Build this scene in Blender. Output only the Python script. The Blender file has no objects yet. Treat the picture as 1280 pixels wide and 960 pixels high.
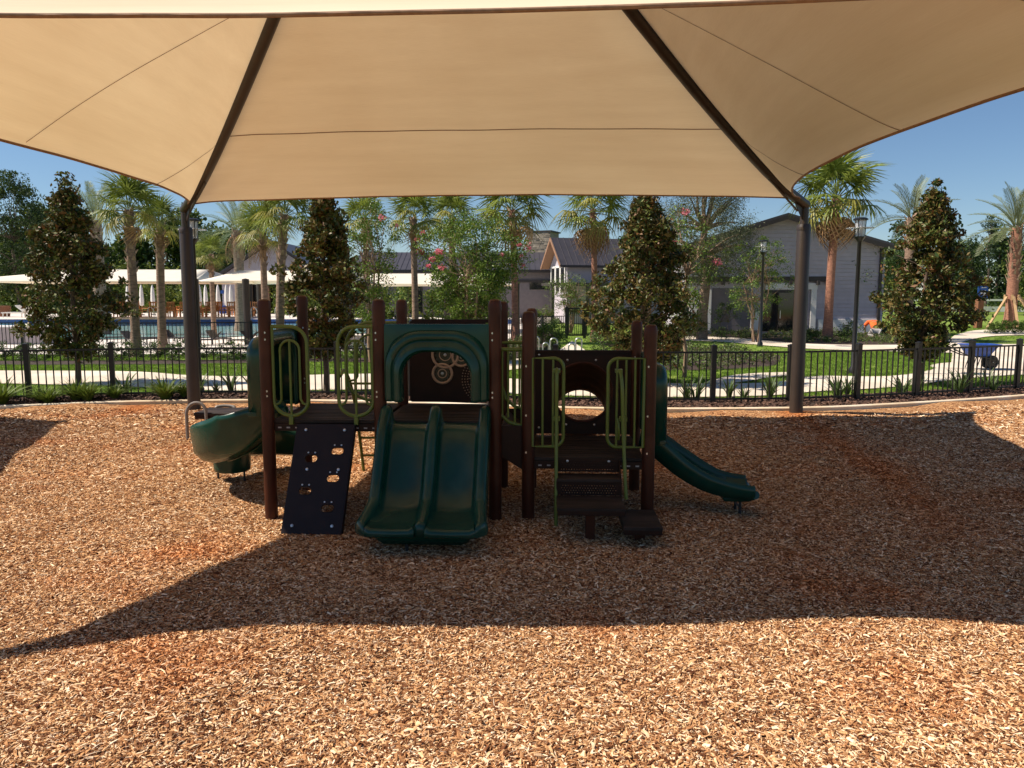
import bpy, bmesh, math, random
import numpy as np
from mathutils.bvhtree import BVHTree
from mathutils import Vector, Matrix, Euler, noise as mnoise
random.seed(7); RNG = np.random.default_rng(11)
scene = bpy.context.scene
COL = scene.collection
PI = math.pi
# ------------------------------------------------------------------ camera
CAM_H, FPX, HY = 2.3, 950.0, 370.0
PITCH = math.atan((480 - HY) / FPX)
cam = bpy.data.cameras.new('camera'); cam.sensor_width = 36.0; cam.lens = 36.0 * FPX / 1280.0
cam.clip_start = 0.1; cam.clip_end = 3000
camo = bpy.data.objects.new('camera', cam); COL.objects.link(camo)
camo.location = (0, 0, CAM_H); camo.rotation_euler = (PI / 2 - PITCH, 0, 0)
scene.camera = camo
# ------------------------------------------------------------------ light
SUN_EL, SUN_AZ = math.radians(49.5), math.radians(270.3)
world = bpy.data.worlds.new("World"); scene.world = world; world.use_nodes = True
wn = world.node_tree
sky = wn.nodes.new('ShaderNodeTexSky'); sky.sky_type = 'NISHITA'; sky.sun_disc = False
sky.sun_elevation = SUN_EL; sky.sun_rotation = SUN_AZ
sky.air_density = 1.0; sky.dust_density = 0.05; sky.ozone_density = 6.0
wn.links.new(sky.outputs[0], wn.nodes['Background'].inputs[0])
wn.nodes['Background'].inputs[1].default_value = 0.068
sl = bpy.data.lights.new('sun', 'SUN'); sl.energy = 5.0; sl.angle = math.radians(0.5); sl.color = (1.0, 0.895, 0.76)
so = bpy.data.objects.new('sun', sl); COL.objects.link(so)
sd = Vector((math.sin(SUN_AZ) * math.cos(SUN_EL), math.cos(SUN_AZ) * math.cos(SUN_EL), math.sin(SUN_EL)))
so.rotation_euler = sd.to_track_quat('Z', 'Y').to_euler(); so.location = (-20, 0, 30)
vs = scene.view_settings; vs.view_transform = 'Standard'; vs.look = 'None'; vs.exposure = 0.58; vs.gamma = 1.0
scene.render.engine = 'CYCLES'
scene.cycles.max_bounces = 8; scene.cycles.transparent_max_bounces = 16
scene.cycles.use_denoising = True

# ------------------------------------------------------------------ helpers
def G(px, py, z=0.0):
    a = (px - 640) / FPX; b = (480 - py) / FPX; c, s = math.cos(PITCH), math.sin(PITCH)
    d = (a, c + b * s, b * c - s); t = (z - CAM_H) / d[2]
    return (d[0] * t, d[1] * t, z)
def AT(px, py, Y):
    a = (px - 640) / FPX; b = (480 - py) / FPX; c, s = math.cos(PITCH), math.sin(PITCH)
    d = (a, c + b * s, b * c - s); t = Y / d[1]
    return (d[0] * t, Y, CAM_H + d[2] * t)

ORD = 'first second third fourth fifth sixth seventh eighth ninth tenth eleventh twelfth thirteenth fourteenth fifteenth sixteenth seventeenth eighteenth nineteenth twentieth'.split()
ORD += ['twenty-' + w for w in ORD[:9]] + ['thirtieth'] + ['thirty-' + w for w in ORD[:9]]
class MB:
    def __init__(s): s.v = []; s.f = []; s.m = []
    def add(s, vs_, fs, mi=0):
        o = len(s.v); s.v += [tuple(v) for v in vs_]
        s.f += [tuple(i + o for i in f) for f in fs]; s.m += [mi] * len(fs); return s
    def box(s, c, size, rz=0.0, mi=0, rot=None):
        hx, hy, hz = size[0] / 2, size[1] / 2, size[2] / 2
        R = rot if rot is not None else Matrix.Rotation(rz, 3, 'Z')
        vs_ = [Vector(c) + R @ Vector((x * hx, y * hy, z * hz)) for z in (-1, 1) for x, y in ((-1, -1), (1, -1), (1, 1), (-1, 1))]
        return s.add(vs_, [(3, 2, 1, 0), (4, 5, 6, 7), (0, 1, 5, 4), (1, 2, 6, 5), (2, 3, 7, 6), (3, 0, 4, 7)], mi)
    def beam(s, a, b, w, h, mi=0, up=(0, 0, 1)):
        a, b = Vector(a), Vector(b); d = b - a; L = d.length; d.normalize()
        x = d.cross(Vector(up));
        if x.length < 1e-4: x = Vector((1, 0, 0))
        x.normalize(); z = x.cross(d)
        R = Matrix((x, d, z)).transposed()
        return s.box((a + b) / 2, (w, L, h), rot=R, mi=mi)
    def tube(s, pts, r, n=8, cap=True, mi=0, closed=False):
        pts = [Vector(p) for p in pts]; N = len(pts)
        rr = r if isinstance(r, (list, tuple)) else [r] * N
        tang = []
        for i in range(N):
            if closed: t = pts[(i + 1) % N] - pts[i - 1]
            else: t = pts[min(i + 1, N - 1)] - pts[max(i - 1, 0)]
            tang.append(t.normalized())
        t0 = tang[0]; ref = Vector((0, 0, 1)) if abs(t0.z) < 0.9 else Vector((1, 0, 0))
        x = t0.cross(ref).normalized(); vs_ = []
        for i in range(N):
            t = tang[i]; x = (x - t * x.dot(t))
            if x.length < 1e-5: x = t.cross(Vector((0.3, 0.5, 0.8)))
            x.normalize(); y = t.cross(x)
            for k in range(n):
                a = 2 * PI * k / n; vs_.append(pts[i] + (x * math.cos(a) + y * math.sin(a)) * rr[i])
        fs = []
        for i in range(N if closed else N - 1):
            j = (i + 1) % N
            for k in range(n):
                l = (k + 1) % n; fs.append((i * n + k, i * n + l, j * n + l, j * n + k))
        if cap and not closed:
            fs.append(tuple(range(n))[::-1]); fs.append(tuple((N - 1) * n + k for k in range(n)))
        return s.add(vs_, fs, mi)
    def lathe(s, c, prof, n=16, mi=0, axis=None):
        vs_ = []; R = axis.to_3x3() if axis is not None else Matrix.Identity(3)
        for (r, z) in prof:
            for k in range(n):
                a = 2 * PI * k / n; vs_.append(Vector(c) + R @ Vector((r * math.cos(a), r * math.sin(a), z)))
        fs = [(i * n + k, i * n + (k + 1) % n, (i + 1) * n + (k + 1) % n, (i + 1) * n + k) for i in range(len(prof) - 1) for k in range(n)]
        if prof[0][0] > 1e-4: fs.append(tuple(range(n))[::-1])
        if prof[-1][0] > 1e-4: fs.append(tuple((len(prof) - 1) * n + k for k in range(n)))
        return s.add(vs_, fs, mi)
    def grid(s, P, mi=0, flip=False):
        r, c = len(P), len(P[0]); vs_ = [p for row in P for p in row]
        fs = [(i * c + j, i * c + j + 1, (i + 1) * c + j + 1, (i + 1) * c + j) for i in range(r - 1) for j in range(c - 1)]
        if flip: fs = [f[::-1] for f in fs]
        return s.add(vs_, fs, mi)
    def poly(s, pts, mi=0): return s.add(pts, [tuple(range(len(pts)))], mi)
    def prism(s, pts2, y0, y1, mi=0, fn=None):
        n = len(pts2); fn = fn or (lambda a, b, d: (a, d, b))
        vs_ = [fn(a, b, y0) for a, b in pts2] + [fn(a, b, y1) for a, b in pts2]
        fs = [tuple(range(n)), tuple(range(2 * n - 1, n - 1, -1))] + [(i, i + n, (i + 1) % n + n, (i + 1) % n)for i in range(n)]
        return s.add(vs_, fs, mi)
    def mesh(s, name, mats, smooth=35):
        me = bpy.data.meshes.new(name); me.from_pydata(s.v, [], s.f)
        for m in (mats if isinstance(mats, (list, tuple)) else [mats]): me.materials.append(m)
        me.polygons.foreach_set('material_index', s.m)
        me.update()
        bm = bmesh.new(); bm.from_mesh(me); bmesh.ops.recalc_face_normals(bm, faces=bm.faces); bm.to_mesh(me); bm.free()
        if smooth:
            me.polygons.foreach_set('use_smooth', [True] * len(me.polygons)); me.set_sharp_from_angle(angle=math.radians(smooth))
        return me
    def build(s, name, mats, parent=None, smooth=35, bevel=0, solid=0, loc=None):
        return link(name, s.mesh(name, mats, smooth), parent, bevel, solid, loc)
def link(name, me, parent=None, bevel=0, solid=0, loc=None):
    o = bpy.data.objects.new(name, me); COL.objects.link(o)
    if parent: o.parent = parent
    if loc: o.location = loc
    if solid:
        m = o.modifiers.new('s', 'SOLIDIFY'); m.thickness = solid; m.offset = 0
    if bevel:
        m = o.modifiers.new('b', 'BEVEL'); m.width = bevel; m.segments = 2; m.limit_method = 'ANGLE'; m.angle_limit = math.radians(40)
    return o
def tag(o, label=None, cat=None, group=None, kind=None):
    if label: o['label'] = label
    if cat: o['category'] = cat
    if group: o['group'] = group
    if kind: o['kind'] = kind
    return o
def thing(name, label, cat, loc=(0, 0, 0), rz=0, group=None):
    o = bpy.data.objects.new(name, None); COL.objects.link(o); o.location = loc; o.rotation_euler = (0, 0, rz)
    o.empty_display_size = 0.2
    return tag(o, label, cat, group)
def copy_tree(o, parent=None):
    c = o.copy(); COL.objects.link(c); c.parent = parent
    for ch in o.children: copy_tree(ch, c)
    return c
def curve_pts(pts, n=6):
    pts = [Vector(p) for p in pts]; out = []
    P = [pts[0] * 2 - pts[1]] + pts + [pts[-1] * 2 - pts[-2]]
    for i in range(1, len(P) - 2):
        for k in range(n):
            t = k / n; a, b, c, d = P[i - 1], P[i], P[i + 1], P[i + 2]
            out.append(0.5 * ((2 * b) + (c - a) * t + (2 * a - 5 * b + 4 * c - d) * t * t + (3 * b - a - 3 * c + d) * t ** 3))
    out.append(pts[-1]); return out
def arc2(cx, cy, r, a0, a1, n=8, ry=None):
    ry = ry if ry is not None else r
    return [(cx + r * math.cos(math.radians(a0 + (a1 - a0) * i / n)), cy + ry * math.sin(math.radians(a0 + (a1 - a0) * i / n))) for i in range(n + 1)]

# ------------------------------------------------------------------ materials
def mat(name, c1, c2=None, scale=8.0, rough=0.6, bump=0.0, bscale=None, metal=0.0, spec=0.5, detail=6, lo=0.35, hi=0.65,
        stretch=(1, 1, 1), trans=0.0, tcol=None, c3=None, s3=1.0, rnd=0.0, back=None, coat=0.0, coord='Object', dist=0.02):
    m = bpy.data.materials.new(name); m.use_nodes = True; nt = m.node_tree; N = nt.nodes; L = nt.links
    b = N['Principled BSDF']; out = N['Material Output']
    b.inputs['Roughness'].default_value = rough; b.inputs['Metallic'].default_value = metal
    b.inputs['Specular IOR Level'].default_value = spec; b.inputs['Coat Weight'].default_value = coat
    tc = N.new('ShaderNodeTexCoord'); mp = N.new('ShaderNodeMapping'); mp.inputs['Scale'].default_value = stretch
    if coord == 'World':
        ge = N.new('ShaderNodeNewGeometry'); L.new(ge.outputs['Position'], mp.inputs['Vector'])
    else: L.new(tc.outputs[coord], mp.inputs['Vector'])
    c2 = c2 or tuple(x * 0.8 for x in c1)
    nz = N.new('ShaderNodeTexNoise'); nz.inputs['Scale'].default_value = scale; nz.inputs['Detail'].default_value = detail
    L.new(mp.outputs[0], nz.inputs['Vector'])
    mr = N.new('ShaderNodeMapRange'); mr.inputs[1].default_value = lo; mr.inputs[2].default_value = hi; L.new(nz.outputs[0], mr.inputs[0])
    mx = N.new('ShaderNodeMix'); mx.data_type = 'RGBA'; mx.inputs[6].default_value = (*c1, 1); mx.inputs[7].default_value = (*c2, 1)
    L.new(mr.outputs[0], mx.inputs[0]); colr = mx.outputs[2]
    if c3:
        n3 = N.new('ShaderNodeTexNoise'); n3.inputs['Scale'].default_value = s3; n3.inputs['Detail'].default_value = 3; L.new(mp.outputs[0], n3.inputs['Vector'])
        r3 = N.new('ShaderNodeMapRange'); r3.inputs[1].default_value = 0.48; r3.inputs[2].default_value = 0.62; L.new(n3.outputs[0], r3.inputs[0])
        m3 = N.new('ShaderNodeMix'); m3.data_type = 'RGBA'; L.new(r3.outputs[0], m3.inputs[0]); L.new(colr, m3.inputs[6]); m3.inputs[7].default_value = (*c3, 1); colr = m3.outputs[2]
    if rnd:
        oi = N.new('ShaderNodeObjectInfo'); rr = N.new('ShaderNodeMapRange'); rr.inputs[3].default_value = 1 - rnd; rr.inputs[4].default_value = 1 + rnd
        L.new(oi.outputs['Random'], rr.inputs[0]); hs = N.new('ShaderNodeHueSaturation'); L.new(rr.outputs[0], hs.inputs['Value']); L.new(colr, hs.inputs['Color']); colr = hs.outputs[0]
    if back:
        ge2 = N.new('ShaderNodeNewGeometry'); mb = N.new('ShaderNodeMix'); mb.data_type = 'RGBA'; L.new(ge2.outputs['Backfacing'], mb.inputs[0])
        L.new(colr, mb.inputs[6]); mb.inputs[7].default_value = (*back, 1); colr = mb.outputs[2]
    L.new(colr, b.inputs['Base Color'])
    if bump:
        nb = N.new('ShaderNodeTexNoise'); nb.inputs['Scale'].default_value = bscale or scale * 3; nb.inputs['Detail'].default_value = 5; L.new(mp.outputs[0], nb.inputs['Vector'])
        bp = N.new('ShaderNodeBump'); bp.inputs['Strength'].default_value = bump; bp.inputs['Distance'].default_value = dist
        L.new(nb.outputs[0], bp.inputs['Height']); L.new(bp.outputs[0], b.inputs['Normal'])
    if trans:
        tr = N.new('ShaderNodeBsdfTranslucent'); ms = N.new('ShaderNodeMixShader'); ms.inputs[0].default_value = trans
        if tcol: tr.inputs[0].default_value = (*tcol, 1)
        else: L.new(colr, tr.inputs[0])
        L.new(b.outputs[0], ms.inputs[1]); L.new(tr.outputs[0], ms.inputs[2]); L.new(ms.outputs[0], out.inputs[0])
    return m

def fabric_mat():
    m = bpy.data.materials.new('canopy_fabric'); m.use_nodes = True; nt = m.node_tree; N = nt.nodes; L = nt.links; out = N['Material Output']
    N.remove(N['Principled BSDF'])
    uv = N.new('ShaderNodeUVMap'); mp = N.new('ShaderNodeMapping'); mp.inputs['Scale'].default_value = (1.5, 90, 1); L.new(uv.outputs[0], mp.inputs[0])
    n1 = N.new('ShaderNodeTexNoise'); n1.inputs['Scale'].default_value = 2.0; n1.inputs['Detail'].default_value = 6; L.new(mp.outputs[0], n1.inputs[0])
    n2 = N.new('ShaderNodeTexNoise'); n2.inputs['Scale'].default_value = .35; n2.inputs['Detail'].default_value = 2; L.new(uv.outputs[0], n2.inputs[0])
    mp3 = N.new('ShaderNodeMapping'); mp3.inputs['Scale'].default_value = (0.15, 2.2, 1); L.new(uv.outputs[0], mp3.inputs[0])
    n3 = N.new('ShaderNodeTexNoise'); n3.inputs['Scale'].default_value = 2.0; n3.inputs['Detail'].default_value = 2; L.new(mp3.outputs[0], n3.inputs[0])
    ad = N.new('ShaderNodeMath'); ad.operation = 'ADD'; L.new(n1.outputs[0], ad.inputs[0]); L.new(n2.outputs[0], ad.inputs[1])
    ad2 = N.new('ShaderNodeMath'); ad2.operation = 'ADD'; L.new(ad.outputs[0], ad2.inputs[0]); L.new(n3.outputs[0], ad2.inputs[1])
    mr = N.new('ShaderNodeMapRange'); mr.inputs[1].default_value = 1.1; mr.inputs[2].default_value = 1.9; L.new(ad2.outputs[0], mr.inputs[0])
    def mixc(a, b):
        x = N.new('ShaderNodeMix'); x.data_type = 'RGBA'; x.inputs[6].default_value = (*a, 1); x.inputs[7].default_value = (*b, 1); L.new(mr.outputs[0], x.inputs[0]); return x.outputs[2]
    d = N.new('ShaderNodeBsdfDiffuse'); t = N.new('ShaderNodeBsdfTranslucent'); ms = N.new('ShaderNodeMixShader'); ms.inputs[0].default_value = 0.20
    L.new(mixc((.92, .80, .61), (.82, .69, .50)), d.inputs[0]); L.new(mixc((.98, .77, .48), (.80, .60, .36)), t.inputs[0])
    L.new(d.outputs[0], ms.inputs[1]); L.new(t.outputs[0], ms.inputs[2]); L.new(ms.outputs[0], out.inputs[0])
    return m
M = {}
M['fabric'] = fabric_mat()
M['hem'] = mat('canopy_hem', (.24, .13, .075), (.30, .17, .10), 20, .8)
M['steel'] = mat('bronze_powder_coated_steel', (.040, .027, .020), (.031, .021, .016), 3, .42, bump=.05, bscale=60)
M['postbrown'] = mat('brown_painted_post', (.056, .016, .008), (.042, .012, .006), 5, .40, bump=.04, bscale=90, c3=(.072, .024, .013), s3=2, spec=.22)
M['deck'] = mat('brown_coated_deck', (.028, .0195, .0155), (.019, .0135, .011), 6, .6, bump=.15, bscale=60, stretch=(1, 5, 1), spec=.2, c3=(.048, .034, .028), s3=1.5)
M['panel'] = mat('dark_brown_plastic_panel', (.026, .011, .007), (.020, .009, .006), 6, .5, bump=.05, bscale=80, spec=.2)
M['rock'] = mat('aubergine_climbing_board', (.019, .013, .0145), (.015, .010, .012), 6, .5, bump=.1, bscale=70, spec=.2)
M['green'] = mat('green_moulded_plastic', (.003, .046, .031), (.0025, .036, .025), 3, .26, bump=.03, bscale=25, c3=(.012, .055, .038), s3=2.2, spec=.4)
M['olive'] = mat('olive_green_coated_tube', (.11, .155, .020), (.09, .13, .017), 10, .4)
M['hole'] = mat('slot_light_grey', (.35, .33, .32), (.3, .28, .27), 10, .6)
M['galv'] = mat('galvanised_bolt', (.6, .6, .6), (.5, .5, .5), 20, .35, metal=.9)
M['hoop'] = mat('grey_coated_hoop', (.19, .165, .15), (.16, .14, .12), 10, .45)
M['silver'] = mat('stainless_tube', (.62, .62, .62), (.55, .55, .55), 10, .3, metal=.8)
M['tanring'] = mat('tan_plastic_ring', (.44, .29, .20), (.36, .23, .15), 20, .5)
M['blackdisc'] = mat('dark_gear_disc', (.012, .014, .012), (.02, .02, .018), 30, .3)
M['fence'] = mat('black_fence_paint', (.008, .008, .009), (.013, .012, .012), 6, .4)
M['black'] = mat('black_plastic', (.012, .012, .012), (.02, .02, .02), 8, .5)
M['curb'] = mat('concrete_edging', (.72, .57, .38), (.60, .46, .30), 5, .85, bump=.3, bscale=40, c3=(.78, .70, .56), s3=.6)
M['concrete'] = mat('pale_concrete', (.66, .56, .44), (.58, .49, .39), .8, .9, bump=.2, bscale=30, coord='World', c3=(.70, .62, .51), s3=.35)
M['pooldeck'] = mat('pool_deck_paving', (.70, .64, .58), (.62, .55, .50), .6, .85, coord='World')
M['wallgrey'] = mat('grey_rendered_wall', (.42, .36, .36), (.38, .33, .33), 2, .9, bump=.1)
M['lawn'] = mat('lawn_turf', (.16, .24, .018), (.115, .19, .015), 1.5, .95, bump=.8, bscale=25, coord='World', c3=(.18, .24, .03), s3=.25)
M['blade'] = mat('grass_blade', (.17, .28, .022), (.12, .21, .016), .7, .7, coord='World', trans=.35, rnd=.35)
M['bed'] = mat('bed_soil', (.055, .032, .022), (.03, .018, .013), 12, .95, bump=1, bscale=50, coord='World')
M['darkchip'] = mat('bark_chip', (.13, .07, .045), (.06, .03, .02), 3, .9, coord='World', rnd=.6)
M['tile'] = mat('blue_pool_tile', (.02, .06, .22), (.03, .09, .30), 9, .2)
M['water'] = mat('pool_water', (.20, .46, .48), (.32, .58, .58), 1.2, .08, bump=.25, bscale=3, coord='World', dist=.05)
M['white'] = mat('white_paint', (.78, .76, .72), (.72, .70, .67), 3, .6)
M['sail'] = mat('cream_sail_fabric', (.86, .82, .74), (.80, .75, .66), 2, .9, trans=.3, tcol=(.9, .78, .56))
M['siding'] = mat('lilac_grey_siding', (.47, .43, .475), (.42, .385, .43), 3, .7, bump=.05, rnd=.05)
M['sidingdark'] = mat('dark_grey_siding', (.19, .165, .17), (.16, .14, .145), 3, .8)
M['roof'] = mat('charcoal_metal_roof', (.075, .068, .078), (.06, .055, .062), 1.5, .45, metal=.2)
M['fascia'] = mat('bronze_fascia', (.045, .036, .034), (.036, .029, .027), 4, .6)
M['soffit'] = mat('cedar_soffit', (.32, .18, .105), (.26, .14, .08), 4, .6, stretch=(1, 12, 1))
M['stone'] = mat('stacked_stone', (.36, .31, .24), (.24, .20, .155), 6, .9, bump=.6, bscale=12, rnd=.35)
M['glass'] = mat('dark_window_glass', (.012, .014, .016), (.018, .02, .022), 2, .06, spec=.8)
M['wood'] = mat('orange_teak_wood', (.62, .27, .10), (.48, .20, .07), 8, .6, rnd=.3)
M['timber'] = mat('pale_timber', (.46, .30, .15), (.38, .24, .12), 5, .8, stretch=(1, 1, .2), bump=.2)
M['redwood'] = mat('stained_timber_post', (.24, .10, .05), (.18, .075, .035), 5, .8, stretch=(1, 1, .2))
M['blue'] = mat('blue_plastic', (.012, .055, .30), (.03, .09, .38), 5, .4)
M['bluesign'] = mat('blue_sign_face', (.01, .08, .36), (.01, .07, .32), 5, .5)
M['bark'] = mat('grey_brown_bark', (.16, .115, .085), (.09, .062, .045), 9, .95, bump=.8, bscale=25, stretch=(1, 1, .3))
M['barkpale'] = mat('pale_smooth_bark', (.34, .23, .15), (.22, .14, .09), 6, .85, bump=.4, bscale=16, stretch=(1, 1, .35))
M['palmtrunk'] = mat('palm_trunk_bark', (.36, .24, .17), (.20, .13, .09), 5, .95, bump=1, bscale=14, stretch=(1, 1, 3.5), dist=.05)
M['palmred'] = mat('reddish_palm_trunk', (.42, .20, .13), (.26, .12, .08), 5, .95, bump=1, bscale=14, stretch=(1, 1, 3.5), dist=.05)
M['boot'] = mat('palm_leaf_boot', (.42, .30, .21), (.24, .16, .11), 6, .95, bump=.5, bscale=20)
def leafmat(name, c1, c2, rough=.55, back=None, trans=.25, spec=.4, rnd=0):
    return mat(name, c1, c2, 1.3, rough, coord='World', trans=trans, back=back, spec=spec, lo=.3, hi=.7, rnd=rnd)
M['mag_a'] = leafmat('magnolia_leaf_dark', (.026, .050, .012), (.045, .075, .015), .46, (.085, .07, .02), .08, .25)
M['mag_b'] = leafmat('magnolia_leaf_olive', (.15, .17, .034), (.10, .125, .026), .46, (.15, .105, .03), .1, .25)
M['mag_c'] = leafmat('magnolia_leaf_rust', (.17, .080, .026), (.11, .055, .02), .5, (.19, .085, .03), .1, .3)
M['cm_a'] = leafmat('crape_leaf_green', (.075, .145, .018), (.11, .18, .024), .5)
M['cm_b'] = leafmat('crape_leaf_light', (.19, .26, .035), (.13, .21, .028), .5)
M['cm_c'] = leafmat('crape_leaf_bronze', (.17, .12, .04), (.12, .12, .03), .5)
M['pink'] = leafmat('pink_blossom', (.75, .16, .24), (.65, .22, .26), .7)
M['oak_a'] = leafmat('oak_leaf_grey_green', (.10, .12, .06), (.13, .15, .07), .6)
M['oak_b'] = leafmat('oak_leaf_dull', (.15, .16, .08), (.11, .115, .065), .6)
M['wood_a'] = leafmat('forest_leaf_dark', (.030, .058, .013), (.05, .085, .018), .7)
M['wood_b'] = leafmat('forest_leaf_mid', (.085, .13, .022), (.06, .10, .018), .7)
M['wood_c'] = leafmat('forest_leaf_yellow', (.22, .25, .032), (.17, .20, .03), .7)
M['pine_a'] = leafmat('pine_needle_blue', (.040, .070, .036), (.06, .095, .045), .7)
M['palm_a'] = leafmat('palm_frond_green', (.15, .20, .030), (.21, .25, .045), .45, trans=.3, rnd=.3)
M['palm_b'] = leafmat('palm_frond_yellowing', (.36, .33, .07), (.27, .26, .06), .5, trans=.3, rnd=.3)
M['palm_d'] = leafmat('dead_palm_frond', (.36, .22, .11), (.28, .16, .08), .8, trans=.15, rnd=.3)
M['date_a'] = leafmat('date_palm_frond', (.19, .22, .11), (.25, .28, .15), .5, trans=.25, rnd=.25)
M['strap'] = leafmat('strappy_leaf', (.06, .10, .025), (.10, .15, .04), .5)
M['fern'] = leafmat('fern_leaf', (.10, .15, .02), (.14, .19, .03), .6)
M['orange'] = mat('orange_cotton_shirt', (.85, .16, .03), (.75, .13, .025), 6, .9, bump=.3, bscale=9)
M['trouser'] = mat('grey_work_trousers', (.42, .40, .40), (.33, .31, .31), 6, .9, bump=.2)
M['skin'] = mat('skin', (.45, .25, .16), (.40, .21, .13), 6, .6)
M['hair'] = mat('dark_hair', (.03, .02, .015), (.02, .012, .01), 30, .7)
def glass_mat():
    m = bpy.data.materials.new('lantern_glass'); m.use_nodes = True; b = m.node_tree.nodes['Principled BSDF']
    b.inputs['Base Color'].default_value = (.9, .9, .9, 1); b.inputs['Roughness'].default_value = .15; b.inputs['Transmission Weight'].default_value = .7; b.inputs['IOR'].default_value = 1.1
    return m
M['lglass'] = glass_mat()

def mulch_mat(name, chip):
    m = bpy.data.materials.new(name); m.use_nodes = True; nt = m.node_tree; N = nt.nodes; L = nt.links
    b = N['Principled BSDF']; b.inputs['Roughness'].default_value = .85; b.inputs['Specular IOR Level'].default_value = .05
    ge = N.new('ShaderNodeNewGeometry')
    cr = N.new('ShaderNodeValToRGB'); e = cr.color_ramp
    stops = [(0.0, (.080, .028, .014)), (.22, (.21, .088, .040)), (.46, (.46, .230, .100)), (.72, (.70, .43, .215)), (1.0, (.96, .78, .55))]
    e.elements[0].position = stops[0][0]; e.elements[0].color = (*stops[0][1], 1); e.elements[1].position = 1; e.elements[1].color = (*stops[-1][1], 1)
    for p, c in stops[1:-1]:
        q = e.elements.new(p); q.color = (*c, 1)
    if chip:
        oi = N.new('ShaderNodeObjectInfo'); nz = N.new('ShaderNodeTexNoise'); nz.inputs['Scale'].default_value = 60; L.new(ge.outputs['Position'], nz.inputs[0])
        a = N.new('ShaderNodeMath'); a.operation = 'MULTIPLY_ADD'; L.new(nz.outputs[0], a.inputs[0]); a.inputs[1].default_value = .3; L.new(oi.outputs['Random'], a.inputs[2])
        a2 = N.new('ShaderNodeMath'); a2.operation = 'SUBTRACT'; L.new(a.outputs[0], a2.inputs[0]); a2.inputs[1].default_value = .15; L.new(a2.outputs[0], cr.inputs[0])
    else:
        vo = N.new('ShaderNodeTexVoronoi'); vo.inputs['Scale'].default_value = 38; vo.inputs['Randomness'].default_value = 1; mp = N.new('ShaderNodeMapping'); mp.inputs['Scale'].default_value = (1, 1.9, 1)
        L.new(ge.outputs['Position'], mp.inputs[0]); L.new(mp.outputs[0], vo.inputs['Vector'])
        se = N.new('ShaderNodeSeparateColor'); L.new(vo.outputs['Color'], se.inputs[0])
        ml = N.new('ShaderNodeMath'); ml.operation = 'MULTIPLY'; L.new(se.outputs[0], ml.inputs[0]); ml.inputs[1].default_value = .75; L.new(ml.outputs[0], cr.inputs[0])
        bp = N.new('ShaderNodeBump'); bp.inputs['Strength'].default_value = .9; bp.inputs['Distance'].default_value = .03; L.new(se.outputs[1], bp.inputs['Height']); L.new(bp.outputs[0], b.inputs['Normal'])
    # random redder patches and a straight redder band across the chips
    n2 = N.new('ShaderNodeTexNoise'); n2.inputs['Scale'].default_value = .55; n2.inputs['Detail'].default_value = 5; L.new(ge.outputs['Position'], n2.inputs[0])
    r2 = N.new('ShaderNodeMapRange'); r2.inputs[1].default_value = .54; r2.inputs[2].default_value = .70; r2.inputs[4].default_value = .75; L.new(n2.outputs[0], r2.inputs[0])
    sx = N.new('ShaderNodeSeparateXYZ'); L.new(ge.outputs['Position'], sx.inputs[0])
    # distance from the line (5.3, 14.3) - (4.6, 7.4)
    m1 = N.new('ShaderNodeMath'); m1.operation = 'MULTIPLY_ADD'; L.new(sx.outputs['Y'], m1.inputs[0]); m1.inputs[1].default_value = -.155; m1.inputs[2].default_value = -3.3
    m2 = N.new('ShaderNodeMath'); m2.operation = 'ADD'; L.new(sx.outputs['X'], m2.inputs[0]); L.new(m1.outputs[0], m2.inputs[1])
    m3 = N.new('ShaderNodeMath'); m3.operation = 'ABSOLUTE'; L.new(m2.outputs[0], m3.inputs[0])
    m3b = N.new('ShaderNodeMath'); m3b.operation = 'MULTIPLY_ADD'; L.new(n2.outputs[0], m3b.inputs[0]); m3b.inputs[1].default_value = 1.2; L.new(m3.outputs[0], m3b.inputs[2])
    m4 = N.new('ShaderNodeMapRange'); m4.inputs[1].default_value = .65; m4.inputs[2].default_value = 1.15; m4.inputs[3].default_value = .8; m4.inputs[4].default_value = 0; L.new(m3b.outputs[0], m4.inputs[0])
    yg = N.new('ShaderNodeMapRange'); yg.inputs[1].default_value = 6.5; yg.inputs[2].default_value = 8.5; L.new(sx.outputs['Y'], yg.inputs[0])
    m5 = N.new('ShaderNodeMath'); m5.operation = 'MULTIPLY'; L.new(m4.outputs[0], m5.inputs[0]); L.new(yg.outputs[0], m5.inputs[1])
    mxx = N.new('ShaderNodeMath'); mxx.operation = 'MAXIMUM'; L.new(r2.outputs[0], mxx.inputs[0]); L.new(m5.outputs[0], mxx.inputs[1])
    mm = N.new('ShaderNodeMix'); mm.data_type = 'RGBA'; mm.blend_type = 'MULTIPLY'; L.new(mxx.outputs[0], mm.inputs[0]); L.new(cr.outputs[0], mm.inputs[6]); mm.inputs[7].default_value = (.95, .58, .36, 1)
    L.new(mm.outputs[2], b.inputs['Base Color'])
    return m
M['mulch'] = mulch_mat('wood_chip_ground', False); M['chip'] = mulch_mat('wood_chip', True)

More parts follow.
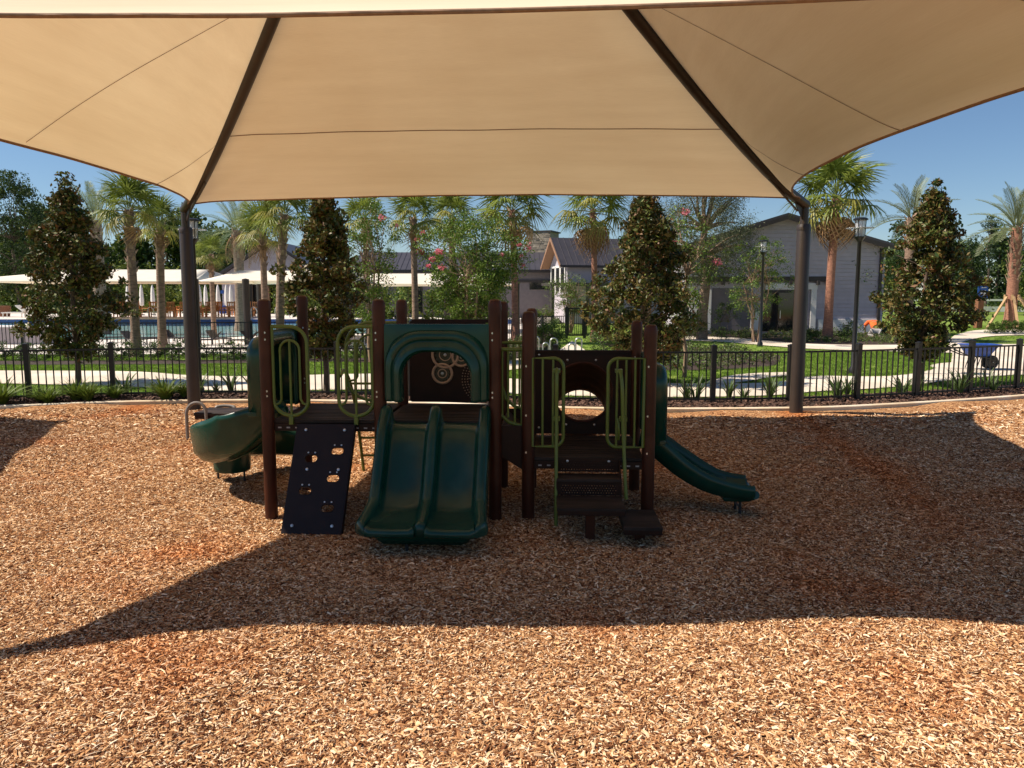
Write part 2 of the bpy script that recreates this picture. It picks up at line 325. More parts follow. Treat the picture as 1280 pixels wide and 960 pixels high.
# ------------------------------------------------------------------ scatter (instances on a point cloud; only for uncountable stuff)
def scatter(name, pts, rots, scl, protos, label, cat, mats_in=None):
    me = bpy.data.meshes.new(name); n = len(pts); me.vertices.add(n); me.vertices.foreach_set('co', np.asarray(pts, dtype=np.float32).ravel())
    a = me.attributes.new('rot', 'FLOAT_VECTOR', 'POINT'); a.data.foreach_set('vector', np.asarray(rots, dtype=np.float32).ravel())
    a = me.attributes.new('scl', 'FLOAT_VECTOR', 'POINT'); a.data.foreach_set('vector', np.asarray(scl, dtype=np.float32).ravel())
    a = me.attributes.new('idx', 'INT', 'POINT'); a.data.foreach_set('value', RNG.integers(0, len(protos), n).astype(np.int32))
    me.update()
    o = bpy.data.objects.new(name, me); COL.objects.link(o)
    pc = bpy.data.collections.new(name + '_kinds')
    for i, p in enumerate(protos):
        q = bpy.data.objects.new('%s_kind' % name, p); pc.objects.link(q)
    ng = bpy.data.node_groups.new(name, 'GeometryNodeTree')
    ng.interface.new_socket('Geometry', in_out='INPUT', socket_type='NodeSocketGeometry'); ng.interface.new_socket('Geometry', in_out='OUTPUT', socket_type='NodeSocketGeometry')
    N, L = ng.nodes, ng.links; gi = N.new('NodeGroupInput'); go = N.new('NodeGroupOutput')
    ci = N.new('GeometryNodeCollectionInfo'); ci.inputs[0].default_value = pc; ci.inputs['Separate Children'].default_value = True; ci.inputs['Reset Children'].default_value = True
    ip = N.new('GeometryNodeInstanceOnPoints'); ip.inputs['Pick Instance'].default_value = True
    def attr(nm, t):
        x = N.new('GeometryNodeInputNamedAttribute'); x.data_type = t; x.inputs[0].default_value = nm; return x.outputs[0]
    er = N.new('FunctionNodeEulerToRotation')
    L.new(gi.outputs[0], ip.inputs['Points']); L.new(ci.outputs[0], ip.inputs['Instance']); L.new(attr('idx', 'INT'), ip.inputs['Instance Index'])
    L.new(attr('rot', 'FLOAT_VECTOR'), er.inputs[0]); L.new(er.outputs[0], ip.inputs['Rotation']); L.new(attr('scl', 'FLOAT_VECTOR'), ip.inputs['Scale'])
    L.new(ip.outputs[0], go.inputs[0])
    md = o.modifiers.new('scatter', 'NODES'); md.node_group = ng
    return tag(o, label, cat, kind='stuff')

# ------------------------------------------------------------------ the ground
def inpoly(x, y, P):
    x = np.asarray(x); y = np.asarray(y); r = np.zeros(x.shape, bool); n = len(P); j = n - 1
    for i in range(n):
        xi, yi = P[i][0], P[i][1]; xj, yj = P[j][0], P[j][1]
        c = ((yi > y) != (yj > y)) & (x < (xj - xi) * (y - yi) / (yj - yi + 1e-12) + xi); r ^= c; j = i
    return r
def gh(x, y):   # gentle lumps in the loose chips
    d = 0
    for (cx, cy, r, h) in ((-.83, 6.45, .55, .05), (2.75, 8.05, .5, .045), (-2.0, 7.15, .4, .035), (.95, 6.95, .5, .035), (-3.0, 10.1, .6, .04)): d -= h * math.exp(-((x - cx) ** 2 + (y - cy) ** 2) / (r * r))
    v_ = d + 0.055 * mnoise.noise(Vector((x * .7, y * .7, 1.0))) + 0.025 * math.sin(x * 1.3 + 1.0) * math.sin(y * 0.9 + .5) + 0.02 * mnoise.noise(Vector((x * 1.1, y * 1.1, 3.0))) + 0.012 * mnoise.noise(Vector((x * 3.7, y * 3.7, 9.0)))
    return v_ if v_ > -.012 else -.012 - .026 * (1 - math.exp((v_ + .012) / .03))
CURB = [(-24.0, 11.0), (-17.0, 13.4), (-10.36, 15.3), (-8.2, 15.95), (-5.3, 16.2), (-2.3, 15.9), (.3, 15.25), (2.55, 14.95), (5.7, 15.05), (7.8, 15.55), (11.4, 16.9), (17.0, 19.5), (24, 23)]
cpts = [Vector((p[0], p[1], 0)) for p in CURB]; CP = curve_pts(cpts, 10)
def curb_y(x):
    xs = [p.x for p in CP]; return float(np.interp(x, xs, [p.y for p in CP]))
# world ground sheet
tag(MB().poly([(-900, -60, -.05), (900, -60, -.05), (900, 1500, -.05), (-900, 1500, -.05)]).build('ground', M['lawn']), 'green lawn ground stretching to the trees', 'lawn', kind='structure')
# mulch surface, lumpy sheet following the curb
xs = np.concatenate([np.linspace(-24, -12, 18)[:-1], np.linspace(-12, 13, 160), np.linspace(13, 24, 16)[1:]])
rows = []
for j, t in enumerate(np.linspace(0, 1, 130)):
    row = []
    for x in xs:
        y1 = curb_y(x) - .03; y = -3 + (y1 + 3) * t; row.append((x, y, gh(x, y) + (0.03 if t > .97 else 0)))
    rows.append(row)
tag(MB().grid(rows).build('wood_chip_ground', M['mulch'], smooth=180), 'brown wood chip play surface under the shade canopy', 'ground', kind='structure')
def chip_mesh(k):
    r = random.Random(k); L = r.uniform(.014, .030); W = r.uniform(.0035, .0075); T = r.uniform(.002, .004); mb = MB(); P = []
    n = 3
    for i in range(n):
        t = i / (n - 1) * 2 - 1; w = W * (1 - .35 * abs(t) ** 1.5) * r.uniform(.7, 1.1); bend = -.004 * t * t * r.uniform(0, 3) + r.uniform(-.0015, .0015)
        yo = r.uniform(-.003, .003)
        P += [(t * L, -w + yo, bend), (t * L, w + yo, bend), (t * L, w * .8 + yo, bend + T), (t * L, -w * .8 + yo, bend + T)]
    f = []
    for i in range(n - 1):
        a = i * 4; b = a + 4
        f += [(a, a + 1, b + 1, b), (a + 1, a + 2, b + 2, b + 1), (a + 2, a + 3, b + 3, b + 2), (a + 3, a, b, b + 3)]
    f += [(0, 3, 2, 1), (8, 9, 10, 11)]
    mb.add(P, f); return mb.mesh('wood_chip', M['chip'], smooth=0)
def splinter(k):
    r = random.Random(100 + k); L = r.uniform(.030, .050); w = r.uniform(.0018, .0032); mb = MB(); mb.tube([(-L, 0, 0), (-L * .3, r.uniform(-.004, .004), .003), (L * .4, r.uniform(-.004, .004), .002), (L, 0, 0)], [w * .4, w, w, w * .3], 4); return mb.mesh('wood_splinter', M['chip'], smooth=0)
chips = [chip_mesh(k) for k in range(9)] + [splinter(k) for k in range(2)]
P, Rr, Sc = [], [], []
for (y0, y1, dens, s, hw0) in ((2.5, 4.4, 10500, .68, .80), (4.4, 6.4, 8800, .60, .78), (6.4, 9.3, 5600, .64, .75), (9.3, 13, 2300, .84, .73), (13, 17.5, 700, 1.4, .72)):
    x1 = y1 * hw0 + .8; n = int(2 * x1 * (y1 - y0) * dens)
    x = RNG.uniform(-x1, x1, n); y = RNG.uniform(y0, y1, n)
    cy = np.interp(x, [p.x for p in CP], [p.y for p in CP]); ok = y < cy - .06; x = x[ok]; y = y[ok]; n = len(x)
    z = np.array([gh(a, b) for a, b in zip(x, y)]) + RNG.uniform(-.002, .012, n)
    P.append(np.stack([x, y, z], 1))
    Rr.append(np.stack([RNG.normal(0, .28, n), RNG.normal(0, .30, n), RNG.uniform(0, 6.283, n)], 1))
    q = s * np.clip(RNG.lognormal(-.1, .42, n), .35, 1.9); Sc.append(np.stack([q, q * RNG.uniform(.7, 1.6, n), q], 1))
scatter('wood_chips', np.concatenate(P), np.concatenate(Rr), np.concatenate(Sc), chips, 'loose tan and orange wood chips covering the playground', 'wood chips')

# curb
c = MB()
prof = [(0, -.05), (0, .07), (.015, .085), (.115, .085), (.13, .07), (.13, -.05)]
rows = []
for i, p in enumerate(CP):
    t = (CP[min(i + 1, len(CP) - 1)] - CP[max(i - 1, 0)]).normalized(); nrm = Vector((-t.y, t.x, 0))
    rows.append([p + nrm * a + Vector((0, 0, b)) for a, b in prof])
c.grid(rows); tag(c.build('concrete_edging', M['curb'], smooth=30), 'pale concrete edging curving round the wood chip area', 'edging', kind='structure')
# planting bed behind the curb (z .0), lawn strips, walks
def gpoly(name, pts, z, m, label, cat, kind='structure', n=6):
    near, far = pts
    A = curve_pts([G(x, y, z) for x, y in near], n); B = curve_pts([G(x, y, z) for x, y in far], n)
    k = min(len(A), len(B)); A = [A[int(i * (len(A) - 1) / (k - 1))] for i in range(k)]; B = [B[int(i * (len(B) - 1) / (k - 1))] for i in range(k)]
    o = MB().grid([A, B]).build(name, m, smooth=0); o.data.update(); tag(o, label, cat, kind=kind); return o, [tuple(a) for a in A] + [tuple(b) for b in B[::-1]]
bn = [[p + Vector((0, .02, .004 - .004)) for p in CP], []]
bed_far = []
for p in CP:
    bed_far.append(Vector((p.x * 1.06, p.y + 1.75 + .15 * math.sin(p.x), 0)))
rows = [[Vector((p.x, p.y + .1, .02)) for p in CP], [(a + b) / 2 + Vector((0, 0, .07)) for a, b in zip(CP, bed_far)], bed_far]
tag(MB().grid(rows).build('planting_bed', M['bed'], smooth=180), 'dark bark planting bed between the edging and the path', 'planting bed', kind='structure')
WA, WAp = gpoly('path', ([(-300, 477), (-150, 478), (0, 479), (160, 483), (240, 487), (320, 488), (500, 487), (700, 494), (840, 496), (960, 494), (1020, 489), (1110, 484), (1200, 474), (1280, 468), (1500, 462)],
     [(-300, 461), (-150, 462), (0, 463), (160, 464), (240, 469), (320, 470), (500, 467), (700, 476), (840, 479), (960, 478), (1020, 470), (1110, 470), (1165, 462), (1200, 452), (1500, 440)]), -.020, M['concrete'], 'cream concrete footpath running behind the black fence', 'path')
gpoly('path', ([(1188, 460), (1280, 462), (1520, 455)], [(1192, 428), (1262, 430), (1500, 428)]), -.012, M['concrete'], 'wide pale paved area under the blue wheelbarrow', 'path')
gpoly('path', ([(820, 424.5), (900, 427), (1000, 435), (1100, 438.5), (1195, 441)], [(820, 420), (900, 421), (1000, 429), (1100, 431), (1195, 429)]), -.016, M['concrete'], 'thin pale path crossing the lawn in front of the grey building', 'path')
gpoly('path', ([(1192, 434), (1215, 424), (1262, 419), (1420, 418)], [(1185, 426), (1200, 417), (1245, 411.5), (1420, 411)]), -.008, M['concrete'], 'pale path curving between two lawns beside the braced palm', 'path')
gpoly('path', ([(905, 480), (935, 476), (965, 471), (990, 469)], [(880, 478), (915, 469), (950, 466), (985, 465)]), -.010, M['concrete'], 'small path spur through the lawn behind the fence', 'path')
gpoly('path', ([(560, 470), (640, 462), (700, 452), (735, 440)], [(520, 465), (600, 455), (690, 440), (715, 426)]), -.014, M['concrete'], 'pale path leading to the dark pool gate', 'path')
gpoly('planting_bed', ([(830, 463), (900, 462), (960, 458), (975, 452)], [(825, 430), (870, 434), (930, 438), (975, 444)]), -.030, M['bed'], 'bark bed of brown groundcover beside the dark magnolia', 'planting bed')
gpoly('planting_bed', ([(815, 421), (900, 421), (1000, 429), (1100, 431), (1190, 427)], [(815, 405), (900, 405), (1000, 409), (1100, 408), (1185, 412)]), -.028, M['bed'], 'bark and groundcover bed along the foot of the grey building', 'planting bed')
gpoly('planting_bed', ([(-200, 456), (0, 456), (240, 455), (400, 452), (560, 456)], [(-200, 451), (0, 451), (240, 450), (400, 448), (560, 445)]), -.026, M['bed'], 'dark hedge bed along the inner pool fence', 'planting bed')
gpoly('planting_bed', ([(560, 456), (650, 452), (690, 440)], [(560, 436), (650, 425), (690, 415)]), -.024, M['bed'], 'dark planting bed under the pink flowering trees', 'planting bed')
gpoly('pool_deck', ([(-400, 444), (0, 443.5), (240, 442.5), (400, 440), (600, 430), (660, 420)], [(-400, 392), (0, 396), (240, 396), (400, 396), (600, 396), (700, 396)]), -.034, M['pooldeck'], 'pale paved pool deck beyond the inner fence', 'paving')
# pool: water, blue tile wall, raised white coping and far deck
gpoly('water', ([(-500, 426), (0, 424.5), (240, 422), (345, 418), (470, 416)], [(-500, 405.5), (0, 404.8), (240, 404.8), (345, 404.8), (470, 404.8)]), .01, M['water'], 'turquoise swimming pool water with dark blue tile edge', 'water')
def strip_wall(y0, x0, x1, z0, z1, m, th=.35):
    a = G(x0, y0); b = G(x1, y0); return MB().box(((a[0] + b[0]) / 2, a[1] + th / 2, (z0 + z1) / 2), (b[0] - a[0], th, z1 - z0))
o = strip_wall(404.6, -500, 640, -.05, .34, None); tag(o.build('pool_wall', M['tile'], bevel=.01), 'dark blue tiled far wall of the pool', 'pool wall', kind='structure')
a = G(-500, 404.3); b = G(700, 404.3)
tag(MB().box(((a[0] + b[0]) / 2, a[1] + 15.3, .2), (b[0] - a[0], 30, .34)).build('pool_deck', M['pooldeck'], bevel=.01), 'far raised pool deck where the orange chairs stand', 'paving', kind='structure')
tag(MB().box((-30.6, 37.4, .38), (15.6, 1.2, .8)).build('low_wall', M['wallgrey'], bevel=.02), 'low lilac grey wall with pale top in front of the pool', 'wall')
tag(MB().box((-30.6, 37.4, .81), (15.8, 1.35, .07)).build('coping', M['white'], bpy.data.objects['low_wall'], bevel=.01))if False else None
MB().box((-30.6, 37.4, .815), (15.8, 1.35, .06)).build('coping', M['white'], bpy.data.objects['low_wall'], bevel=.01)

# ------------------------------------------------------------------ shade canopies
def rafter_pt(C, A, t, p=1.2):
    return Vector((C[0] + (A[0] - C[0]) * t, C[1] + (A[1] - C[1]) * t, C[2] + (A[2] - C[2]) * t ** p))
def canopy(root, cor, apex, sag, lift, detail=True, fab=None, rr=.095, seams=None):
    """cor: four corners in order round the eave (BL, BR, FR, FL); root at the origin of the same frame"""
    A = Vector(apex); fab = fab or M['fabric']
    for k in range(4):
        C0, C1 = Vector(cor[k]), Vector(cor[(k + 1) % 4]); ns, nt_ = (96, 44) if detail else (14, 8)
        mid = (C0 + C1) / 2; inw = Vector((A.x - mid.x, A.y - mid.y, 0)).normalized()
        rows, uvs = [], []
        for j in range(nt_ + 1):
            row = []
            for i in range(ns + 1):
                s = i / ns; t = j / nt_
                L0, L1 = rafter_pt(C0, A, t), rafter_pt(C1, A, t)
                q = 4 * s * (1 - s); q = q ** .85
                b = L0.lerp(L1, s)
                b += inw * (sag[k] * q * (1 - t) ** 3) + Vector((0, 0, lift[k] * q * (1 - t) ** 3 - .22 * q * t * (1 - t) * (1.0 if detail else .3)))
                if detail:   # tension puckers fanning out of the corners
                    for Cc in (C0, C1):
                        dv = b - Cc; ds_ = math.hypot(dv.x, dv.y); b.z += .016 * math.exp(-ds_ / 1.5) * min(1, ds_ / .3) * math.sin(math.atan2(dv.y, dv.x) * 34)
                    b.z += .010 * mnoise.noise(Vector((b.x * .9, b.y * .9, k * 3.0)))
                b.z += rr + .015; row.append(b)
            rows.append(row)
        mb = MB().grid(rows); o = mb.build('fabric_panel', fab, root, smooth=180)
        uvl = o.data.uv_layers.new(name='UVMap'); W = (C1 - C0).length; n = ns + 1
        vi = np.zeros(len(o.data.loops), dtype=np.int32); o.data.loops.foreach_get('vertex_index', vi)
        uvl.data.foreach_set('uv', np.stack([(vi % n) / ns * W, (vi // n) / nt_ * 7.0], 1).astype(np.float32).ravel())
        if detail:
            MB().tube([p + Vector((0, 0, -.004)) for p in rows[0]], .016, 6).build('hem', M['hem'], o, smooth=60)
            bvh = BVHTree.FromPolygons([tuple(v) for v in mb.v], mb.f)
            for (sa, ta, sb_, tb_) in seams[k]:
                def at_(s_, t_):
                    j = min(t_ * nt_, nt_ - .001); j0 = int(j); fr = j - j0; i0 = min(int(s_ * ns), ns - 1); fi = s_ * ns - i0
                    return rows[j0][i0].lerp(rows[j0][i0 + 1], fi).lerp(rows[j0 + 1][i0].lerp(rows[j0 + 1][i0 + 1], fi), fr)
                a_, b_ = at_(sa, ta), at_(sb_, tb_); pts = [at_(i / 60, ta + .004 * 4 * (i / 60) * (1 - i / 60)) + Vector((0, 0, -.012)) for i in range(61)] if k in (0, 2) else []
                for i in range(61 if not pts else 0):
                    q_ = a_.lerp(b_, i / 60); hit = bvh.ray_cast(Vector((q_.x, q_.y, 60)), Vector((0, 0, -1)))[0]
                    if hit is not None: pts.append(hit + Vector((0, 0, -.012)))
                sb = MB(); up = [p for p in pts]; dn = (A - mid).normalized() * .016
                sb.grid([pts, [p + dn for p in pts]]); sb.build('seam', M['hem'], o, smooth=0, solid=.003)
    for k in range(4):
        C = Vector(cor[k]); pts = [rafter_pt(C, A, t) for t in np.linspace(0, 1, 14)]; pts = [pts[0] - (pts[1] - pts[0]).normalized() * .03] + pts
        MB().tube(pts, rr, 12).build('rafter', M['steel'], root, smooth=60)
W2 = [(-6.519, 15.44, 4.01), (5.59, 14.80, 4.03), (5.15, 4.2, 3.96), (-6.75, 4.72, 3.96)]
sc = thing('shade_canopy', 'large tan fabric shade canopy on bronze posts over the playground', 'shade canopy')
side = [(0, .25, .34, 0), (0, .60, .63, 0), (0, .85, .90, 0)]
SEAMS = [[(0, .26, 1, .26), (0, .62, 1, .62)], side, [(0, .26, 1, .26)], [(1 - a, b, 1 - c_, d) for a, b, c_, d in side]]
canopy(sc, [W2[0], W2[1], W2[2], W2[3]], (-1.3, 9.4, 9.0), (.75, 1.36, .70, 1.4), (.03, -.10, .05, -.16), seams=SEAMS)
for (x, y, z) in W2:
    gz = 0
    p = MB().lathe((x, y, gz), [(.128, -.2), (.126, 3.62), (.115, 3.66)], 24); po = p.build('post', M['steel'], sc)
    MB().lathe((x, y, 0), [(.078, 3.60), (.078, 3.97), (0, 3.98)], 20).build('cap', M['steel'], po)
    MB().lathe((x, y, 0), [(.132, 3.55), (.132, 3.61), (.125, 3.63)], 24).build('collar', M['steel'], po)
    # turnbuckle bracket just inboard on the rafter
    d = (Vector((-1.3, 9.4, 0)) - Vector((x, y, 0))).normalized(); a = Vector((x, y, 4.0)) + d * .25 + Vector((0, 0, .0)); b = a + d * .95 + Vector((0, 0, .62))
    br = MB().tube([a + Vector((0, 0, -.10)), b + Vector((0, 0, -.22))], .02, 6); br.beam(b + Vector((0, 0, -.22)), b + Vector((0, 0, .02)), .03, .03, up=(1, 0, 0)); br.beam(a.lerp(b, .72) + Vector((0, 0, -.19)), a.lerp(b, .72) + Vector((0, 0, 0)), .03, .03, up=(1, 0, 0))
    br.build('bracket', M['steel'], sc)
    gs = MB(); q_ = Vector((x, y, 0)); gs.add([q_ + d * .05 + Vector((0, 0, 3.72)), q_ + d * .42 + Vector((0, 0, 4.12)), q_ + d * .05 + Vector((0, 0, 4.02))], [(0, 1, 2)]); gs.build('gusset_plate', M['steel'], sc, smooth=0, solid=.014)
nb = thing('shade_canopy', 'neighbouring tan shade canopy past the playground, throwing a shadow on the chips', 'shade canopy')
cor = [(-18.2, 16.2, 3.9), (-11.65, 13.75, 3.9), (-9.1, 7.3, 3.9), (-15.2, 5.0, 3.9)]
canopy(nb, cor, (-13.3, 10.5, 6.3), (.3, .1, .3, .4), (.1, .1, .1, .1), detail=False)
for (x, y, z) in cor: MB().lathe((x, y, 0), [(.12, -.1), (.12, 4.0), (0, 4.05)], 16).build('post', M['steel'], nb)

# ------------------------------------------------------------------ play structure
PS = thing('play_structure', 'brown and green playground climbing set with three slides', 'play structure', (-2.53, 7.79, 0), -.05)
posts = [(0, 0, 2.27), (0, 1.2, 2.31), (1.18, 0, 2.27), (1.18, 1.2, 2.26), (2.36, 0, 2.27), (2.36, 1.25, 2.24), (2.70, 0, 2.15), (2.70, 1.25, 2.16), (3.92, 0, 2.02), (3.92, 1.22, 2.02)]
for (u, v, h) in posts:
    r = .066 if v == 0 else .064
    po = MB().lathe((u, v, 0), [(r, -.15), (r, h - .10)], 24).build('post', M['postbrown'], PS)
    MB().lathe((u, v, 0), [(r + .004, h - .115), (r + .004, h - .07), (r, h - .045), (r * .88, h - .018), (r * .6, h - .004), (0, h)], 24).build('cap', M['postbrown'], po)
    bt = MB()
    for z in ((1.93, 1.86, 1.33, 1.28) if u < 2.6 else (1.6, 1.1, .72)):
        bt.lathe((u - .02 * (1 if u > 1 else -1), v - r + .002, z), [(.0, -.012), (.009, -.008), (.011, 0)], 8, axis=Matrix.Rotation(PI / 2, 4, 'X'))
    tag(bt.build('bolts', M['galv'], po), kind='stuff')
def bolts(parent, pts, r=.014, mt='galv', ax='Y-'):
    for p in pts:
        R = Matrix.Rotation(PI / 2, 4, 'X') if ax == 'Y-' else Matrix.Identity(4)
        MB().lathe(p, [(r, -.002), (r, .005), (r * .6, .010), (0, .012)], 10, axis=R).build('bolt', M[mt], parent)
def deck(u0, u1, v0, v1, z, nm='deck'):
    d = MB().box(((u0 + u1) / 2, (v0 + v1) / 2, z - .02), (u1 - u0, v1 - v0, .04)).build(nm, M['deck'], PS, bevel=.008)
    for vv in (v0 + .018, v1 - .018): MB().box(((u0 + u1) / 2, vv, z - .082), (u1 - u0 - .02, .03, .08)).build('edge_beam', M['panel'], d, bevel=.004)
    for uu in (u0 + .03, u1 - .03): MB().box((uu, (v0 + v1) / 2, z - .08), (.03, v1 - v0 - .1, .075)).build('edge_beam', M['panel'], d, bevel=.004)
    sl_ = MB()
    for i in range(int((u1 - u0) / .09)): sl_.box((u0 + .08 + i * .09, v0 + .001, z - .085), (.035, .006, .014))  # pale inserts: light showing through the edge slots is put in as colour
    tag(sl_.build('lit_slots', M['hole'], d, smooth=0), kind='stuff')
    g = MB()
    for i in range(1, 12): g.box(((u0 + u1) / 2, v0 + (v1 - v0) * i / 12, z + .0015), (u1 - u0 - .12, .022, .004))
    tag(g.build('tread_ribs', M['deck'], d, smooth=0), kind='stuff')
    return d
deck(.04, 1.16, 0, 1.2, 1.03); deck(1.2, 2.34, .0, 1.25, 1.03)
deck(2.74, 3.88, -.02, 1.22, .665)
# ramped link between the two deck levels
MB().box((2.53, .62, .86), (.30, 1.1, .03), rot=Matrix.Rotation(math.radians(40), 3, 'Y')).build('link_step', M['deck'], PS, bevel=.006)
MB().prism([(2.42, .98), (2.64, .98), (2.64, .52), (2.42, .66)], .02, .04).build('riser_panel', M['panel'], PS, bevel=.003)
MB().prism([(2.42, .98), (2.64, .98), (2.64, .56), (2.42, .70)], 1.2, 1.225).build('riser_panel', M['panel'], PS, bevel=.003)
# climbing board with hand holes
def rounded_rect(cx, cy, w, h, r, n=5):
    pts = []
    for (sx, sy, a) in ((1, 1, 0), (-1, 1, 90), (-1, -1, 180), (1, -1, 270)):
        pts += arc2(cx + sx * (w / 2 - r), cy + sy * (h / 2 - r), r, a, a + 90, n)
    return pts
def plate_holes(outer, holes, th, fn):
    """flat plate with real holes; outer/holes as 2D loops, fn maps (a, b, depth) to space"""
    bm = bmesh.new(); edges = []
    for loop in [outer] + holes:
        vs_ = [bm.verts.new((p[0], p[1], 0)) for p in loop]
        edges += [bm.edges.new((vs_[i], vs_[(i + 1) % len(vs_)])) for i in range(len(vs_))]
    res = bmesh.ops.triangle_fill(bm, use_beauty=True, use_dissolve=False, edges=edges)
    fc = [g for g in res['geom'] if isinstance(g, bmesh.types.BMFace)]
    ex = bmesh.ops.extrude_face_region(bm, geom=fc)
    for v in [g for g in ex['geom'] if isinstance(g, bmesh.types.BMVert)]: v.co.z = th
    bmesh.ops.recalc_face_normals(bm, faces=bm.faces)
    bm.verts.ensure_lookup_table(); bm.verts.index_update()
    mb = MB(); mb.add([fn(v.co.x, v.co.y, v.co.z) for v in bm.verts], [tuple(v.index for v in f.verts) for f in bm.faces]); bm.free(); return mb
top, bot = Vector((.625, -.04, .985)), Vector((.60, -.50, -.03))
ax = Vector((1, 0, 0)); dn = (bot - top).normalized(); nrm = ax.cross(dn).normalized(); Lb = (bot - top).length
if nrm.y > 0: nrm = -nrm
rw = lambda a, b, d: tuple(top + ax * (a - .02 * (b / Lb)) + dn * b + nrm * d)
holes = [(.155, .28), (-.105, .36), (.145, .56), (-.12, .69), (.13, .86)]
rb = plate_holes([(-.285, 0), (.285, 0), (.285, Lb), (-.285, Lb)], [rounded_rect(a, b, .125, .07, .034, 6) for a, b in holes], .018, rw).build('climbing_board', M['rock'], PS, smooth=30)
for a, b in holes:
    rim = [rw(x, y, .018) for x, y in rounded_rect(a, b, .132, .077, .037, 6)]
    MB().tube(rim, .0045, 6, closed=True).build('hole_rim', M['rock'], rb)
    for s in (-.035, .035): bolt = MB().lathe(rw(a + s, b - .062, .018), [(.010, 0), (.008, .006), (0, .008)], 8, axis=nrm.to_track_quat('Z', 'Y').to_matrix().to_4x4()).build('bolt', M['galv'], rb)
for a, b in ((-.20, .06), (.20, .06), (-.20, Lb - .08), (.20, Lb - .08), (-.13, .47), (.19, .47)):
    MB().lathe(rw(a, b, .018), [(.017, 0), (.014, .008), (0, .011)], 10, axis=nrm.to_track_quat('Z', 'Y').to_matrix().to_4x4()).build('bolt', M['galv'], rb)
for s in (-.292, .292): MB().beam(rw(s, 0, -.02), rw(s, Lb, -.02), .022, .07, up=tuple(nrm)).build('side_rail', M['rock'], rb, bevel=.004)
# double slide
path = curve_pts([(.03, 1.0), (-.09, .985), (-.20, .90), (-.35, .66), (-.50, .42), (-.62, .295), (-.76, .25), (-.92, .225), (-1.08, .22)], 6)
def slide_rows(inner=True):
    rows = []
    n = len(path)
    for i, p in enumerate(path):
        t = i / (n - 1); q0, q1 = path[max(i - 1, 0)], path[min(i + 1, n - 1)]; tg = Vector((0, q1.x - q0.x, q1.y - q0.y)).normalized(); nn = Vector((0, -tg.z, tg.y));
        if nn.z < 0: nn = -nn
        hw = .505 + .045 * max(0, (t - .6) / .4) ** 1.5; hr = .15 + .05 * math.exp(-((t - .06) / .06) ** 2); 
        if t > .55: hr *= 1 - .62 * ((t - .55) / .45) ** 1.3
        if t < .05: hr *= .45 + .55 * t / .05
        rail = .052; row = []
        us = []
        # profile: outer skirt, outer rail, floor, mid rail, floor, rail, skirt
        for (cu, side) in ((-hw, -1), (0, 0), (hw, 1)):
            pass
        def rl(cu, a0, a1, m=8): return [(cu + rail * math.cos(math.radians(a0 + (a1 - a0) * k / m)), hr - rail + rail * math.sin(math.radians(a0 + (a1 - a0) * k / m))) for k in range(m + 1)]
        sk = -.07 + .055 * max(0, (t - .7) / .3)
        prof = [(-hw - rail, sk), (-hw - rail, 0)] + rl(-hw, 180, 0) + [(-hw + rail + .012, .03), (-hw + rail + .045, .004)]
        prof += [(-.25, 0)] + [(-rail - .045, .004), (-rail - .012, .03)] + rl(0, 180, 0) + [(rail + .012, .03), (rail + .045, .004)] + [(.25, 0)]
        prof += [(hw - rail - .045, .004), (hw - rail - .012, .03)] + rl(hw, 180, 0) + [(hw + rail, 0), (hw + rail, sk)]
        ex = 1.0
        for (a, b) in prof:
            off = Vector((0, 0, 0))
            if t > .9:   # lip bulges out in the middle of each lane
                off.y = (-.04 + .13 * max(0, (abs(a) - (hw - .12)) / .17) ** 2) * (t - .9) / .1 + (.05 * (t - .9) / .1 if abs(a) < .05 else 0)
            row.append(Vector((1.76 + a - .0 * t, p.x, p.y)) + nn * b + off)
        rows.append(row)
    last = rows[-1]
    for (dy, k) in ((-.016, .10), (-.026, .35), (-.028, .65), (-.015, .95), (.03, 1.0)):   # rolled front lip
        rows.append([Vector((q.x, q.y + dy, q.z + (.155 - q.z) * k)) for q in last])
    return rows
ds = MB().grid(slide_rows()).build('double_slide', M['green'], PS, smooth=60, solid=.012)
ub = MB(); fr = []
for k, (z, s, y0) in enumerate(((.19, 1.0, -1.05), (.10, .93, -1.02), (.055, .86, -.99), (.05, .80, -.95))):
    fr.append([(1.76 - .47 * s, -.55, z), (1.76 - .47 * s, y0 + .06, z), (1.76 - .41 * s, y0, z), (1.76 + .41 * s, y0, z), (1.76 + .47 * s, y0 + .06, z), (1.76 + .47 * s, -.55, z)])
ub.grid(fr); ub.poly(fr[-1]); ub.build('underbody', M['green'], ds, smooth=50, solid=.01)
MB().tube([(1.62, -.98, .10), (1.62, -.98, -.1)], .016, 8).build('leg', M['black'], ds)
MB().tube([(1.92, -.80, .10), (1.92, -.80, -.1)], .016, 8).build('leg', M['black'], ds)
